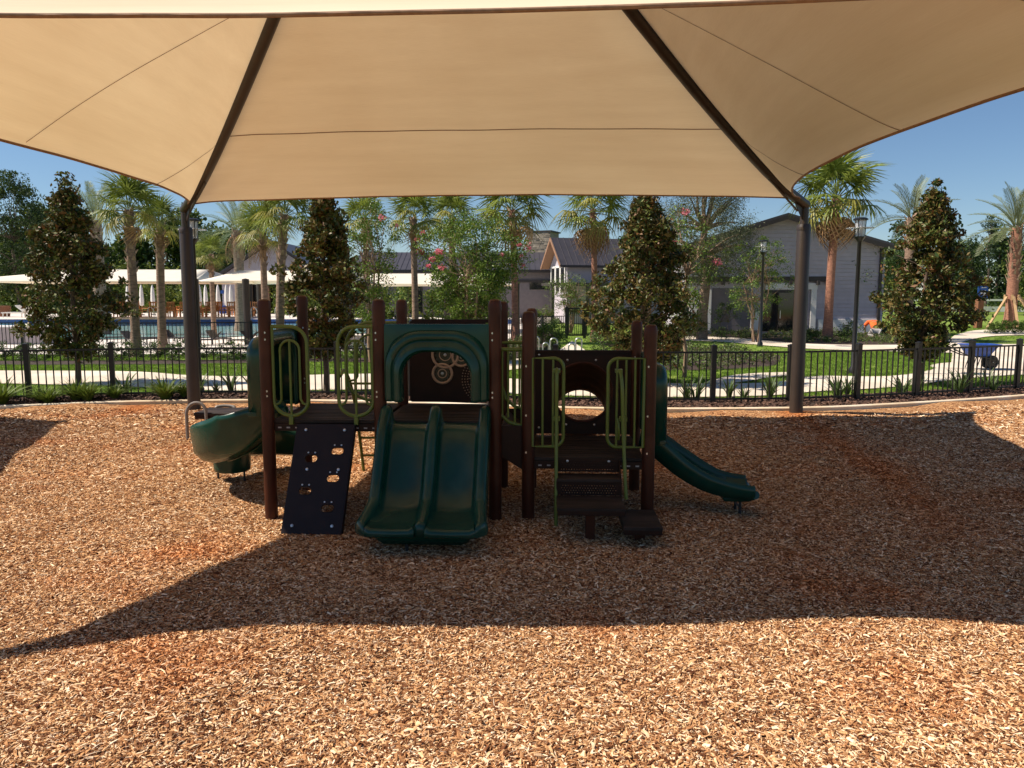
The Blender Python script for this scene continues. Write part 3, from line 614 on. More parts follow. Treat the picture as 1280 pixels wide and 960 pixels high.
# hood over the slide entrance: moulded arch
def arch_in(s, u0, u1, z0, z1, r):
    per = arc2(u1 - r, z1 - r, r, 0, 90, 10); per2 = arc2(u0 + r, z1 - r, r, 90, 180, 10); P = [(u1, z0), (u1, z0 + (z1 - r - z0) * .5)] + per + per2 + [(u0, z0 + (z1 - r - z0) * .5), (u0, z0)]
    P = [Vector((a, b, 0)) for a, b in P]; Ls = [0]
    for i in range(1, len(P)): Ls.append(Ls[-1] + (P[i] - P[i - 1]).length)
    x = s * Ls[-1]
    for i in range(1, len(P)):
        if x <= Ls[i] + 1e-9: return P[i - 1].lerp(P[i], (x - Ls[i - 1]) / max(Ls[i] - Ls[i - 1], 1e-9))
    return P[-1]
rows = []
lay = [(0, .00, .04), (0, -.025, .0), (.10, -.03, 0), (.22, -.032, 0), (.28, -.085, 0), (.34, -.10, 0), (.52, -.105, 0), (.60, -.085, 0), (.66, -.088, 0), (.76, -.125, 0), (.92, -.135, 0), (1.0, -.11, 0), (1.02, -.03, 0), (1.0, .04, 0)]
for (k, v, e) in lay:
    row = []
    for i in range(61):
        s = i / 60; a = arch_in(s, 1.195, 2.345, 1.245, 2.015, .03); c_ = arch_in(s, 1.195, 2.345, 1.24, 2.015, .40); b = arch_in(s, 1.415, 2.125, 1.235, 1.745, .25); q = a.lerp(b, k) if k < .05 else a.lerp(b, k).lerp(c_.lerp(b, k), min(1, k * 4)); row.append((q.x, v, q.y))
    rows.append(row)
MB().grid(rows).build('slide_hood', M['green'], PS, smooth=50, solid=.008)
# gear panel behind
gp = MB().prism(rounded_rect(1.715, 1.53, .90, .95, .03), 1.19, 1.215).build('gear_panel', M['panel'], PS, bevel=.004)
MB().prism([(1.30, 1.99), (2.22, 1.99), (2.22, 2.03), (1.30, 2.03)], 1.18, 1.225).build('top_rail', M['panel'], gp)
RX = Matrix.Rotation(PI / 2, 4, 'X')
for (u, z, r) in ((1.69, 1.615, .150), (1.655, 1.395, .112), (1.88, 1.59, .105)):
    ring = MB().tube([(u + r * math.cos(a), 1.182, z + r * math.sin(a)) for a in np.linspace(0, 2 * PI, 40, endpoint=False)], .016, 8, closed=True).build('gear_ring', M['tanring'], gp)
    n = 14; pts = []
    for i in range(n * 4):
        a = 2 * PI * i / (n * 4); rr_ = r * (.86 if (i % 4) in (0, 1) else .70); pts.append((u + rr_ * math.cos(a), z + rr_ * math.sin(a)))
    MB().prism(pts, 1.178, 1.19).build('gear_disc', M['blackdisc'], ring)
    MB().tube([(u + r * .45 * math.cos(a), 1.176, z + r * .45 * math.sin(a)) for a in np.linspace(0, 2 * PI, 24, endpoint=False)], .006, 6, closed=True).build('gear_line', M['tanring'], ring)
    MB().lathe((u, 1.18, z), [(.02, 0), (.016, .012), (0, .016)], 10, axis=RX).build('bolt', M['galv'], ring)
dp = MB()
for rr_, n0 in ((.20, 40), (.235, 44), (.27, 48)):
    for i in range(n0):
        a = 2 * PI * i / n0; u = 2.13 + rr_ * math.cos(a) * .9; z = 1.33 + rr_ * math.sin(a)
        if u < 2.13 and z > 1.08: dp.box((u, 1.188, z), (.010, .006, .010))
for i in range(7):
    a = math.radians(100 + i * 26); dp.beam((2.13 + .05 * math.cos(a), 1.188, 1.33 + .05 * math.sin(a)), (2.13 + .17 * math.cos(a), 1.188, 1.33 + .17 * math.sin(a)), .006, .006, up=(0, 1, 0))
for i in range(70):
    dp.box((2.08 + random.uniform(-.06, .07), 1.188, 1.72 + random.uniform(-.14, .12)), (.008, .006, .008))
tag(dp.build('engraved_pattern', M['tanring'], gp, smooth=0), kind='stuff')
# tube barriers
def loopt(mb, pts, r=.017, v=0, closed=False): mb.tube([(a, v, b) for a, b in pts], r, 8, closed=closed)
def barrier(u_post, sgn, v, wide=.36, z0=1.07, z1=1.99):
    """sgn +1: hangs to the right of the post"""
    U = lambda a: u_post + sgn * a; b = MB(); w = wide; r1 = w * .48; off = .07
    out = [(U(0), z1)] + [(U(off + w - r1 + x), z1 - r1 + y) for x, y in [(r1 * math.sin(t), r1 * math.cos(t)) for t in np.linspace(0, PI / 2, 9)]]
    hw = w / 2; out += [(U(off + hw + hw * math.cos(t)), z0 + hw * .9 - hw * .9 * math.sin(t)) for t in np.linspace(0, PI, 17)]
    out += [(U(off), z1 - .01)]
    loopt(b, out, .019, v)
    i0, i1 = off + w * .22, off + w * .78; cu = off + hw; ri = (i1 - i0) / 2
    zi = z0 + hw * .95
    inn = [(U(off + .01), zi - .06), (U(i0 - .02), zi - .04), (U(i0), zi)] + [(U(cu - ri * math.cos(t)), z1 - .14 - ri + ri * math.sin(t)) for t in np.linspace(0, PI, 13)] + [(U(i1), zi), (U(i1 + .02), zi - .04), (U(off + w - .01), zi - .06)]
    loopt(b, inn, .013, v); loopt(b, [(U(cu), z1 - .14), (U(cu), z0 - .05)], .013, v)
    o = b.build('barrier', M['olive'], PS, smooth=60)
    MB().box((U(cu), v - .005, z0 - .045), (.045, .05, .09)).build('clamp', M['olive'], o, bevel=.005)
barrier(0, 1, -.0); barrier(1.18, -1, -.0)
barrier(1.18, -1, 1.2, wide=.60); 
def bars(u0, u1, z0, z1, v, n, rc=(), ys=1):
    """framed panel of upright tubes; rc: which corners are rounded"""
    b = MB(); r = .10; P = []
    for (a, c, ang, nm) in ((u1 - r, z1 - r, 0, 'tr'), (u0 + r, z1 - r, 90, 'tl'), (u0 + r, z0 + r, 180, 'bl'), (u1 - r, z0 + r, 270, 'br')):
        if nm in rc: P += arc2(a, c, r, ang, ang + 90, 8)
        else: P.append((u1 if 'r' in nm else u0, z1 if 't' in nm else z0))
    Q = []
    for i in range(len(P)):
        Q.append(P[i])
    loopt(b, Q, .017, v, closed=True)
    for i in range(1, n + 1):
        u = u0 + (u1 - u0) * i / (n + 1); loopt(b, [(u, z0), (u, z1)], .012, v)
    return b.build('barrier', M['olive'], PS, smooth=60)
for v, zt in ((.06, 1.76), (1.2, 1.76)):
    b = MB(); loopt(b, [(2.36, zt), (2.70, zt)], .019, v); loopt(b, [(2.36, 1.25), (2.40, 1.10), (2.50, 1.01), (2.60, .98), (2.70, .97)], .019, v)
    for u in (2.43, 2.49, 2.56, 2.63): loopt(b, [(u, 1.0 if u > 2.5 else 1.06), (u, zt)], .012, v)
    b.build('barrier', M['olive'], PS, smooth=60)
bars(2.74, 3.055, .78, 1.68, -.04, 2, ('tr', 'br')); bars(3.50, 3.86, .78, 1.68, -.04, 3, ('tl', 'bl'))
# handrails of the steps
for u, up_, low in ((2.985, [(-.05, 1.56), (-.13, 1.57), (-.18, 1.45), (-.17, 1.1), (-.20, .75), (-.26, .35), (-.29, -.05)], 0), (3.60, [(-.05, 1.56), (-.14, 1.55), (-.20, 1.40), (-.19, 1.05), (-.20, .8), (-.24, .5), (-.26, .30)], .05)):
    pts = curve_pts([(u + low * 1.6 * i / 6, a, c_) for i, (a, c_) in enumerate(up_)], 5)
    b = MB().tube(pts, .018, 8); b.box((u, -.09, 1.56), (.07, .09, .035)); b.box((u + low, -.10, 1.08), (.07, .12, .035)); b.build('handrail', M['olive'], PS, smooth=50)
    loop_ = MB().tube(curve_pts([(u, -.06, 1.08), (u + .01, -.10, .98), (u + .012, -.06, .86)], 5), .012, 8).build('grip_loop', M['olive'], PS)
# steps
def perf(nm, u0, u1, z0, z1, v, parent):
    nu, nz_ = int((u1 - u0 - .06) / .026), int((z1 - z0 - .03) / .024); hs = []
    for i in range(nu):
        for j in range(nz_):
            a = u0 + .04 + i * .026 + (.013 if j % 2 else 0); c_ = z0 + .025 + j * .024
            hs.append([(a + .0062 * math.cos(k * PI / 3), c_ + .0062 * math.sin(k * PI / 3)) for k in range(6)])
    return plate_holes([(u0, z0), (u1, z0), (u1, z1), (u0, z1)], hs, .006, lambda a, c_, d: (a, v + d, c_)).build(nm, M['panel'], parent, smooth=0)
st = thing('x', 'x', 'x') if False else None
sb = MB().box((3.31, -.145, .485), (.64, .26, .03)); stp = sb.build('step', M['deck'], PS, bevel=.006)
perf('riser', 3.0, 3.62, .52, .66, -.03, stp); perf('riser', 3.0, 3.62, .335, .47, -.26, stp)
bolts(stp, [(3.10, -.034, .63), (3.52, -.034, .63)])
for u in (2.995, 3.625): MB().prism([(-.03, .64), (-.03, .48), (-.27, .30), (-.27, .47)], u - .008, u + .008, fn=lambda a, b_, d: (d, a, b_)).build('side_plate', M['panel'], stp)
pl = MB().box((3.31, -.49, .315), (.64, .47, .035)).build('platform', M['deck'], PS, bevel=.006)
MB().box((3.31, -.715, .285), (.63, .02, .045)).build('edge_beam', M['panel'], pl, bevel=.004)
MB().box((3.31, -.52, .12), (.09, .09, .42)).build('leg', M['postbrown'], pl, bevel=.006)
lp = MB().box((3.785, -.50, .165), (.36, .60, .035)).build('low_step', M['deck'], PS, bevel=.006)
for vv in (-.79, -.21): MB().box((3.785, vv, .13), (.35, .02, .05)).build('edge_beam', M['panel'], lp, bevel=.004)
for uu in (3.62, 3.95): MB().box((uu, -.5, .13), (.02, .56, .05)).build('edge_beam', M['panel'], lp, bevel=.004)
MB().box((3.785, -.50, .05), (.10, .10, .2)).build('leg', M['postbrown'], lp)
# crawl tunnel panel
cu, cz, cr_ = 3.30, 1.185, .335
tp = plate_holes([(2.735, .69), (3.855, .69), (3.855, 1.655), (2.735, 1.655)], [[(cu + cr_ * math.cos(a), cz + cr_ * math.sin(a)) for a in np.linspace(0, 2 * PI, 48, endpoint=False)]], .022, lambda a, c_, d: (a, 1.19 + d, c_)).build('tunnel_panel', M['panel'], PS, smooth=20)
MB().beam((2.735, 1.2, 1.66), (3.855, 1.2, 1.66), .05, .03).build('top_rail', M['panel'], tp)
bolts(tp, [(3.12, 1.188, 1.56), (3.45, 1.188, 1.56), (3.11, 1.188, .80), (3.44, 1.188, .80), (2.79, 1.188, 1.62), (2.79, 1.188, .76)], .013)
prof = []
tn = MB(); rows = []
for i in range(13):
    t = i / 12; y = 1.2 + .80 * t; zc = cz - .40 * t ** 1.2; rr_ = cr_ * (1 - .10 * t) + .012 + .014 * abs(math.sin(t * 4.5 * PI)); rows.append([(cu + rr_ * math.cos(a), y, zc + rr_ * math.sin(a)) for a in np.linspace(0, 2 * PI, 41)])
tn.grid(rows).build('crawl_tunnel', M['panel'], tp, smooth=50, solid=.012)
MB().tube([(cu + (cr_ + .01) * math.cos(a), 1.183, cz + (cr_ + .01) * math.sin(a)) for a in np.linspace(0, 2 * PI, 48, endpoint=False)], .014, 8, closed=True).build('tunnel_rim', M['postbrown'], tp)
# side hoods (left over the spiral slide, right over the curved slide)
def hood(u0, sg, v0, v1, z0, z1, outd, nm):
    r = .20; outl = [(v1, z0)] + arc2(v1 - r, z1 - r, r, 0, 90, 8) + arc2(v0 + r, z1 - r, r, 90, 180, 8) + [(v0, z0)]
    cv, cz_ = (v0 + v1) / 2, z0
    lay = [(0, -.03), (0, 0.0), (.3, .0), (.62, .012), (.82, .03), (.93, .06), (1.0, .12), (1.0, .16)]
    rows = []
    for (d, ins) in lay:
        rows.append([(u0 + sg * outd * d, cv + (a - cv) * (1 - ins / ((v1 - v0) / 2)), cz_ + (b - cz_) * (1 - ins / (z1 - z0))) for a, b in outl])
    o = MB().grid(rows).build(nm, M['green'], PS, smooth=50, solid=.012)
    # flange against the posts with the doorway
    rr2 = []
    for k in (0, 1):
        row = []
        for i in range(41):
            s = i / 40; a = arch_in(s, v0 - .04, v1 + .04, z0, z1 + .06, .02); b_ = arch_in(s, v0 + .12, v1 - .12, z0, z1 - .10, .2); q = a.lerp(b_, k); row.append((u0 - sg * .01, q.x, q.y))
        rr2.append(row)
    MB().grid(rr2).build('doorway_flange', M['green'], o, smooth=30, solid=.015)
    for vv in (v0 + .02, v1 - .02): MB().beam((u0 + sg * .02, vv, z0 + .02), (u0 + sg * (outd - .02), vv, z0 + .02), .04, .05).build('foot_rib', M['green'], o, bevel=.01)
hood(-.06, -1, .10, 1.12, 1.04, 1.88, .22, 'spiral_hood')
hood(3.98, 1, .10, 1.12, .78, 1.60, .15, 'side_hood')
def chute(nm, pts, hwid, hl, hr_, lip=.02, n=6, belly=False):
    P = curve_pts(pts, n); rows = []
    for i, p in enumerate(P):
        t = (P[min(i + 1, len(P) - 1)] - P[max(i - 1, 0)]).normalized(); x = Vector((t.y, -t.x, 0)).normalized(); up = x.cross(t).normalized()
        if up.z < 0: up = -up
        f = i / (len(P) - 1); a_, b_ = hl(f), hr_(f); row = []
        pr = [(-hwid - .02, -.05), (-hwid - .035, a_ - .045), (-hwid - .035, a_ - .01), (-hwid - .015, a_ + .012), (-hwid + .005, a_), (-hwid + .01, a_ * .5), (-hwid + .05, .07), (-hwid + .12, .018), (0, 0), (hwid - .12, .018), (hwid - .05, .07), (hwid - .01, b_ * .5), (hwid - .005, b_), (hwid + .015, b_ + .012), (hwid + .035, b_ - .01), (hwid + .035, b_ - .045), (hwid + .02, -.05)]
        if belly: pr = [(-hwid * .30, -.05), (-hwid * .72, -.01), (-hwid * 1.02, .08)] + pr[1:-1] + [(hwid * 1.02, .08), (hwid * .72, -.01), (hwid * .30, -.05)]
        for a, b in pr: row.append(p + x * a + up * b)
        rows.append(row)
    return MB().grid(rows).build(nm, M['green'], PS, smooth=60, solid=.014)
spi = chute('spiral_slide', [(0.0, .60, .99), (-.18, .56, .86), (-.42, .56, .64), (-.72, .68, .50), (-.98, 1.00, .40), (-1.08, 1.42, .335), (-1.02, 1.82, .30), (-.78, 2.14, .26), (-.46, 2.28, .23), (-.15, 2.30, .23)], .27,
    lambda f: .12 + .31 * min(1, f / .2) - .16 * max(0, f - .15), lambda f: .12 + .26 * min(1, f / .2) - (.5 * (f - .7) if f > .7 else 0), belly=True)
dr = MB().lathe((-1.07, 1.55, 0), [(.20, .12), (.215, .13), (.222, .18), (.232, .38), (.235, .42)], 28).build('pedestal', M['green'], spi, smooth=50)
for i in range(5):
    a = math.radians(195 + i * 30); MB().beam((-1.07 + .225 * math.cos(a), 1.55 + .225 * math.sin(a), .30), (-1.07 + .27 * math.cos(a), 1.55 + .27 * math.sin(a), .42), .03, .06).build('stiffening_rib', M['green'], spi, bevel=.01)
for (u, v) in ((-1.25, 1.53), (-.90, 1.50)): MB().tube([(u, v, .16), (u, v, -.1)], .014, 8).build('leg', M['black'], spi)
cs = chute('curved_slide', [(3.93, .60, .665), (4.08, .60, .63), (4.27, .57, .50), (4.48, .52, .37), (4.66, .48, .29), (4.83, .46, .25), (4.97, .45, .235), (5.07, .445, .235)], .23,
    lambda f: .16 - .08 * f, lambda f: .17 - .09 * f)
lipb = MB().tube([(5.08 - .25 * max(0, abs(x) - .17), .445 + x, .215 + .25 * max(0, abs(x) - .15)) for x in np.linspace(-.255, .255, 13)], .045, 12).build('exit_lip', M['green'], cs)
MB().box((4.9, .455, .175), (.30, .40, .07)).build('underbody', M['green'], cs, bevel=.03)
for v in (.36, .56): MB().tube([(4.95, v, .18), (4.95, v, -.08)], .016, 8).build('leg', M['black'], cs)
MB().tube([(4.95, .34, .06), (4.95, .58, .06)], .012, 6).build('crossbar', M['black'], cs)
# rear arch climber (its foot shows through below the deck)
b = MB()
for u in (.42, 1.0): b.tube(curve_pts([(u, 1.25, 1.35), (u, 1.45, 1.4), (u, 1.75, 1.15), (u, 2.0, .70), (u + .02, 2.2, -.05)], 5), .02, 8)
b.build('arch_climber', M['olive'], PS, smooth=50)
for (y, z) in ((1.62, 1.22), (1.85, .93), (2.0, .68), (2.08, .45), (2.15, .2)): MB().tube([(.42, y, z), (1.0, y, z)], .015, 8).build('rung', M['olive'], bpy.data.objects['arch_climber'])
# low rear play bridge with grey grab hoops
lb = thing('play_bench', 'low brown bench with grey grab hoops behind the green spiral slide', 'bench', (-5.12, 12.2, 0), -.02)
bt_ = MB().box((.95, .25, .40), (1.95, .62, .05)).build('bench_top', M['deck'], lb, bevel=.01)
for v in (-.03, .53): MB().box((.95, v, .35), (1.93, .03, .06)).build('edge_beam', M['panel'], bt_, bevel=.004)
for u in (.12, 1.8): MB().lathe((u, .25, 0), [(.055, -.1), (.055, .37)], 14).build('leg', M['postbrown'], lb)
for (u, v, s) in ((-.12, -.08, .85), (.10, .55, .15)):
    MB().tube([(u, v - .02, -.05), (u - .01, v, .3)] + [(u + .16 - .16 * math.cos(t) - .01, v + .03 * math.sin(t), .42 + .20 * s * math.sin(t)) for t in np.linspace(0, PI, 13)] + [(u + .31, v, .3), (u + .31, v, .1)], .026, 10).build('grab_hoop', M['hoop'], lb)

# ------------------------------------------------------------------ fences
def along(path, step, start=0.0):
    pts = [Vector(p) for p in path]; out = []; d = start
    for i in range(len(pts) - 1):
        a, b = pts[i], pts[i + 1]; L = (b - a).length
        while d <= L: out.append((a.lerp(b, d / L), math.atan2(b.y - a.y, b.x - a.x))); d += step
        d -= L
    return out
near = [Vector((x, curb_y(x) + .95, 0)) for x in np.arange(-12.6, 15.1, .25)]
for p in near:
    if p.x < -6: p.y += .1 * (-6 - p.x) * .4
nf = thing('metal_fence', 'black metal picket fence between the wood chips and the path', 'fence', (0, 0, 0))
pk = MB().box((0, 0, .60), (.022, .022, 1.08)).mesh('picket', M['fence'], smooth=0)
pm = MB().box((0, 0, .60), (.10, .10, 1.30)); pm.lathe((0, 0, 1.25), [(.078, 0), (.078, .025), (0, .05)], 4, axis=Matrix.Rotation(PI / 4, 4, 'Z')); pm = pm.mesh('fence_post', M['fence'], smooth=0)
plist = along(near, 1.66, .5)
for p, a in plist: o = link('post', pm, nf, loc=p); o.rotation_euler.z = a
for p, a in along(near, .152, .08):
    if min((p - q).length for q, _ in plist) > .06: o = link('picket', pk, nf, loc=p); o.rotation_euler.z = a
for z in (1.125, .98, .14):
    if z == .98: continue
    for (p, a), (q, b_) in zip(plist, plist[1:]):
        mid = min(near, key=lambda r_: (r_ - (p + q) / 2).length)
        MB().beam(p + Vector((0, 0, z)), q + Vector((0, 0, z)), .034, .038).build('rail', M['fence'], nf, smooth=0)
def simple_fence(label, path, step, pstep, h, name='metal_fence'):
    f = thing(name, label, 'fence'); pts = [Vector((x, y, 0)) for x, y in path]
    for p, a in along(pts, pstep, 0): o = MB().box((0, 0, h / 2), (.09, .09, h + .08)).build('post', M['fence'], f, smooth=0, loc=p); o.rotation_euler.z = a
    m = MB()
    for p, a in along(pts, step, .1): m.box((p.x, p.y, h / 2), (.022, .022, h - .04), a)
    tag(m.build('pickets', M['fence'], f, smooth=0), kind='stuff')
    for z in (h - .05, .15):
        for a, b_ in zip(pts, pts[1:]): MB().beam(a + Vector((0, 0, z)), b_ + Vector((0, 0, z)), .035, .04).build('rail', M['fence'], f, smooth=0)
    return f
simple_fence('farther black metal fence around the swimming pool', [(-27, 31.0), (-14, 31.4), (-5, 33.2), (-1, 37), (2.2, 41.5), (2.9, 42)], .15, 2.3, 1.25)
# gate with blue notice
g = thing('pool_gate', 'dark metal pool gate with a small blue notice', 'gate', (3.0, 42, 0), .0)
for u in (0, 1.0, 2.2): MB().box((u, 0, .85), (.16, .16, 1.75)).build('post', M['fence'], g, smooth=0)
for (a, b_) in ((.08, .92), (1.08, 2.12)):
    f = MB().box(((a + b_) / 2, 0, 1.62), (b_ - a, .06, .07)); f.box(((a + b_) / 2, 0, .16), (b_ - a, .06, .10)); f.box((a + .03, 0, .9), (.06, .06, 1.45)); f.box((b_ - .03, 0, .9), (.06, .06, 1.45))
    gf = f.build('gate_leaf', M['fence'], g, smooth=0)
    n = int((b_ - a) / .11)
    for i in range(1, n): MB().box((a + (b_ - a) * i / n, 0, .9), (.025, .025, 1.4)).build('bar', M['fence'], gf, smooth=0)
nt2 = MB().box((1.55, -.06, 1.42), (.34, .02, .22)).build('notice', M['bluesign'], g, smooth=0)
for i in range(3): MB().box((1.55, -.073, 1.48 - i * .06), (.22 - .04 * i, .004, .018)).build('notice_line', M['white'], nt2, smooth=0)

# ------------------------------------------------------------------ foliage helpers
def leaf_mesh(name, cen, size, mats, mi, aspect=.45, flat=.0, up=None):
    n = len(cen); d = RNG.normal(0, 1, (n, 3));
    if up is not None: d = d * .8 + up
    d /= np.linalg.norm(d, axis=1, keepdims=True)
    w = RNG.normal(0, 1, (n, 3)); w[:, 2] *= (1 - flat); w = np.cross(d, w); w /= np.linalg.norm(w, axis=1, keepdims=True) + 1e-9
    nn = np.cross(d, w); s = np.asarray(size).reshape(-1, 1) if np.ndim(size) else np.full((n, 1), size)
    v = np.empty((n, 4, 3), np.float32)
    v[:, 0] = cen - d * s * .5; v[:, 1] = cen + w * s * aspect * .5 + nn * s * .08; v[:, 2] = cen + d * s * .5; v[:, 3] = cen - w * s * aspect * .5 + nn * s * .08
    me = bpy.data.meshes.new(name); me.vertices.add(n * 4); me.vertices.foreach_set('co', v.ravel())
    me.loops.add(n * 4); me.loops.foreach_set('vertex_index', np.arange(n * 4, dtype=np.int32)); me.polygons.add(n)
    me.polygons.foreach_set('loop_start', np.arange(0, n * 4, 4, dtype=np.int32)); me.polygons.foreach_set('loop_total', np.full(n, 4, np.int32))
    for m in mats: me.materials.append(m)
    me.polygons.foreach_set('material_index', np.asarray(mi, dtype=np.int32)); me.update(calc_edges=True); return me
def clump_crown(name, parent, clumps, per, rad, leaf, mats, probs, aspect=.45, drop=.0, flat=.0, outward=None):
    """clumps: (K,3) centres; every clump has its own size, density and dominant leaf tone"""
    C, S, I = [], [], []; K = len(clumps)
    for k in range(K):
        m = max(3, int(per * RNG.lognormal(0, .35))); r = rad * RNG.lognormal(0, .25)
        q = RNG.normal(0, 1, (m, 3)); q /= np.linalg.norm(q, axis=1, keepdims=True); q *= (RNG.uniform(0, 1, (m, 1)) ** .5) * r; q[:, 2] *= .75
        c = np.asarray(clumps[k]) + q; C.append(c); S.append(leaf * RNG.lognormal(0, .22, m))
        pr = np.array(probs) * RNG.uniform(.3, 1.7, len(probs)); pr /= pr.sum(); I.append(RNG.choice(len(probs), m, p=pr))
    me = leaf_mesh(name, np.concatenate(C), np.concatenate(S), mats, np.concatenate(I), aspect, flat)
    return tag(link(name, me, parent), None)
def limb(mb, a, b, r0, r1, wob=.12, n=6, seg=6):
    a, b = Vector(a), Vector(b); L = (b - a).length; pts = []
    for i in range(n):
        t = i / (n - 1); pts.append(a.lerp(b, t) + Vector((random.gauss(0, wob * L * .25), random.gauss(0, wob * L * .25), 0)) * math.sin(t * PI) + Vector((0, 0, .08 * L * math.sin(t * PI))))
    mb.tube(pts, [r0 + (r1 - r0) * i / (n - 1) for i in range(n)], seg)

# ---------- magnolias
def magnolia(label, x, y, H, W, z0, lean=0.0, seed=1, dens=1.0, group=None):
    random.seed(seed); t = thing('magnolia_tree', label, 'tree', (x, y, 0), group=group)
    tr = MB(); tr.tube([(0, 0, -.1), (.02, 0, H * .1), (-.03, .02, H * .35), (.03, 0, H * .65), (lean, 0, H * .98)], [.085, .07, .06, .04, .012], 10)
    cl = []
    K = int(300 * dens)
    while len(cl) < K:
        h = RNG.uniform(0, 1); prof = (math.sin(min(1, (h + .06) / .42) * PI / 2) if h < .36 else max(.04, (1 - (h - .36) / .66)) ** .8)
        a = RNG.uniform(0, 2 * PI); lump = 1 + .30 * math.sin(a * 3 + h * 9 + seed) + .16 * math.sin(a * 7 - h * 17 + seed * 2)
        rr = W / 2 * prof * lump * RNG.uniform(.2, 1) ** .5 * (1 + .10 * math.sin(h * 31 + a))
        if RNG.uniform() < .05: rr *= 1.22
        cl.append((rr * math.cos(a) + lean * h, rr * math.sin(a), z0 + (H - z0) * h))
    cl += [(lean + RNG.normal(0, .05), RNG.normal(0, .05), H * (1 + .035 * i)) for i in range(3)]
    for c in cl[::4]:
        zb = max(.25 * z0 + .3, c[2] - .35 * math.hypot(c[0], c[1]) - .2); limb(tr, (lean * zb / H, 0, zb), c, .018, .005, n=4, seg=4)
    tr.build('trunk', M['barkpale'] if z0 < .7 else M['bark'], t, smooth=60)
    clump_crown('crown', t, cl, 62, .21 * (W / 2.3) ** .5, .115, [M['mag_a'], M['mag_b'], M['mag_c']], [.44, .49, .07], .48)
    return t
x, y, _ = G(98, 478); magnolia('bronze leaved magnolia behind the fence, leftmost of four', x, y, 5.0, 2.35, .7, .0, 3, 1.1)
x, y, _ = G(408, 490); magnolia('slim dark magnolia seen above the spiral slide', x, y, 4.65, 1.85, .9, .05, 5, .95)
x, y, _ = G(803, 478); magnolia('wide dark magnolia behind the right-hand tunnel deck', x, y, 4.75, 2.7, .5, .0, 8, 1.35)
x, y, _ = G(1149, 480); magnolia('dark magnolia beside the blue wheelbarrow', x, y, 4.85, 2.25, .75, .1, 13, 1.2)

# ---------- flowering crape myrtles and other broadleaf trees
def broad(name, label, cat, x, y, H, W, z0, mats, probs, K=220, per=55, rad=.42, leaf=.075, stems=4, bark='barkpale', seed=1, flowers=0, D=None, shape='vase', r0=.06, aspect=.5):
    random.seed(seed); t = thing(name, label, cat, (x, y, 0)); tr = MB(); cl = []; D = D or W * .8; tries = 0
    while len(cl) < K:
        h = RNG.uniform(0, 1); a = RNG.uniform(0, 2 * PI); e = math.sqrt(max(0, 1 - (2 * h - 1) ** 2)); 
        if shape == 'vase': e = e ** .8 * (.62 + .45 * h)
        elif shape == 'round': e = e ** .7
        elif shape == 'tall': e = e ** .6 * (1.08 - .45 * h)
        lump = 1 + .25 * math.sin(a * 2 + h * 7 + seed) + .18 * math.sin(a * 5 - h * 13 + seed)
        q = RNG.uniform(.12, 1) ** .5 * lump
        cl.append((W / 2 * e * q * math.cos(a), D / 2 * e * q * math.sin(a), z0 + (H - z0) * (h * (1 + .06 * math.sin(a * 3)))))
    tips = [cl[i] for i in np.argsort([-(c[2]) for c in cl])[: K // 2]]
    for s_ in range(stems):
        a = 2 * PI * s_ / max(1, stems) + random.random(); rr = .12 * (stems > 1); top_ = (math.cos(a) * W * .18 * (stems > 1), math.sin(a) * D * .18 * (stems > 1), z0 + (H - z0) * .45)
        limb(tr, (rr * math.cos(a), rr * math.sin(a), -.1), top_, r0, r0 * .5, .1, 6, 7)
        for c in random.sample(cl, min(len(cl), 46 // stems + 6)): limb(tr, top_ if c[2] > top_[2] else tuple(Vector((rr * math.cos(a), rr * math.sin(a), z0 * .7)).lerp(Vector(top_), .6)), c, r0 * .35, .006, .12, 4, 4)
    tr.build('trunk', M[bark], t, smooth=60)
    clump_crown('crown', t, cl, per, rad, leaf, [M[m] for m in mats], probs, aspect)
    if flowers:
        fl = []
        out = sorted(cl, key=lambda c: -((c[0] / (W / 2)) ** 2 + (c[2] - z0) / (H - z0) + (-c[1] / D)))[: flowers * 3]
        for c in random.sample(out, flowers): fl.append((c[0] * 1.06, c[1] * 1.06 - .1, c[2] + .12))
        clump_crown('blossoms', t, fl, 55, .13, .055, [M['pink'], M['cm_c']], [.93, .07], .8)
    return t
cm = ['cm_a', 'cm_b', 'cm_c']
x, y, _ = G(590, 452); broad('crape_myrtle_tree', 'large bushy tree with pink blossoms behind the double slide', 'flowering tree', x, y, 4.9, 3.6, .9, cm, [.45, .47, .08], 330, 80, .38, .085, 5, seed=21, flowers=13)
x, y, _ = G(466, 452); broad('crape_myrtle_tree', 'thin pink flowering tree beside the slim dark magnolia', 'flowering tree', x, y, 5.3, 2.1, 1.3, cm, [.45, .42, .13], 120, 60, .33, .08, 3, seed=22, flowers=4)
x, y, _ = G(855, 470); broad('crape_myrtle_tree', 'small pink flowering tree against the wide dark magnolia', 'flowering tree', x, y, 4.7, 1.8, 1.4, cm, [.4, .35, .25], 90, 42, .26, .075, 1, seed=23, flowers=3, r0=.07)
x, y, _ = G(944, 427); broad('crape_myrtle_tree', 'green multi stemmed tree in front of the grey building', 'tree', x, y, 5.0, 3.9, 1.2, cm, [.7, .28, .02], 120, 50, .34, .09, 5, seed=24, r0=.05)
x, y, _ = G(1080, 417); broad('round_tree', 'rounded green tree at the corner of the grey building', 'tree', x, y, 5.4, 3.9, .9, ['cm_a', 'cm_b', 'wood_a'], [.5, .35, .15], 230, 60, .42, .10, 4, 'bark', seed=25, shape='round')
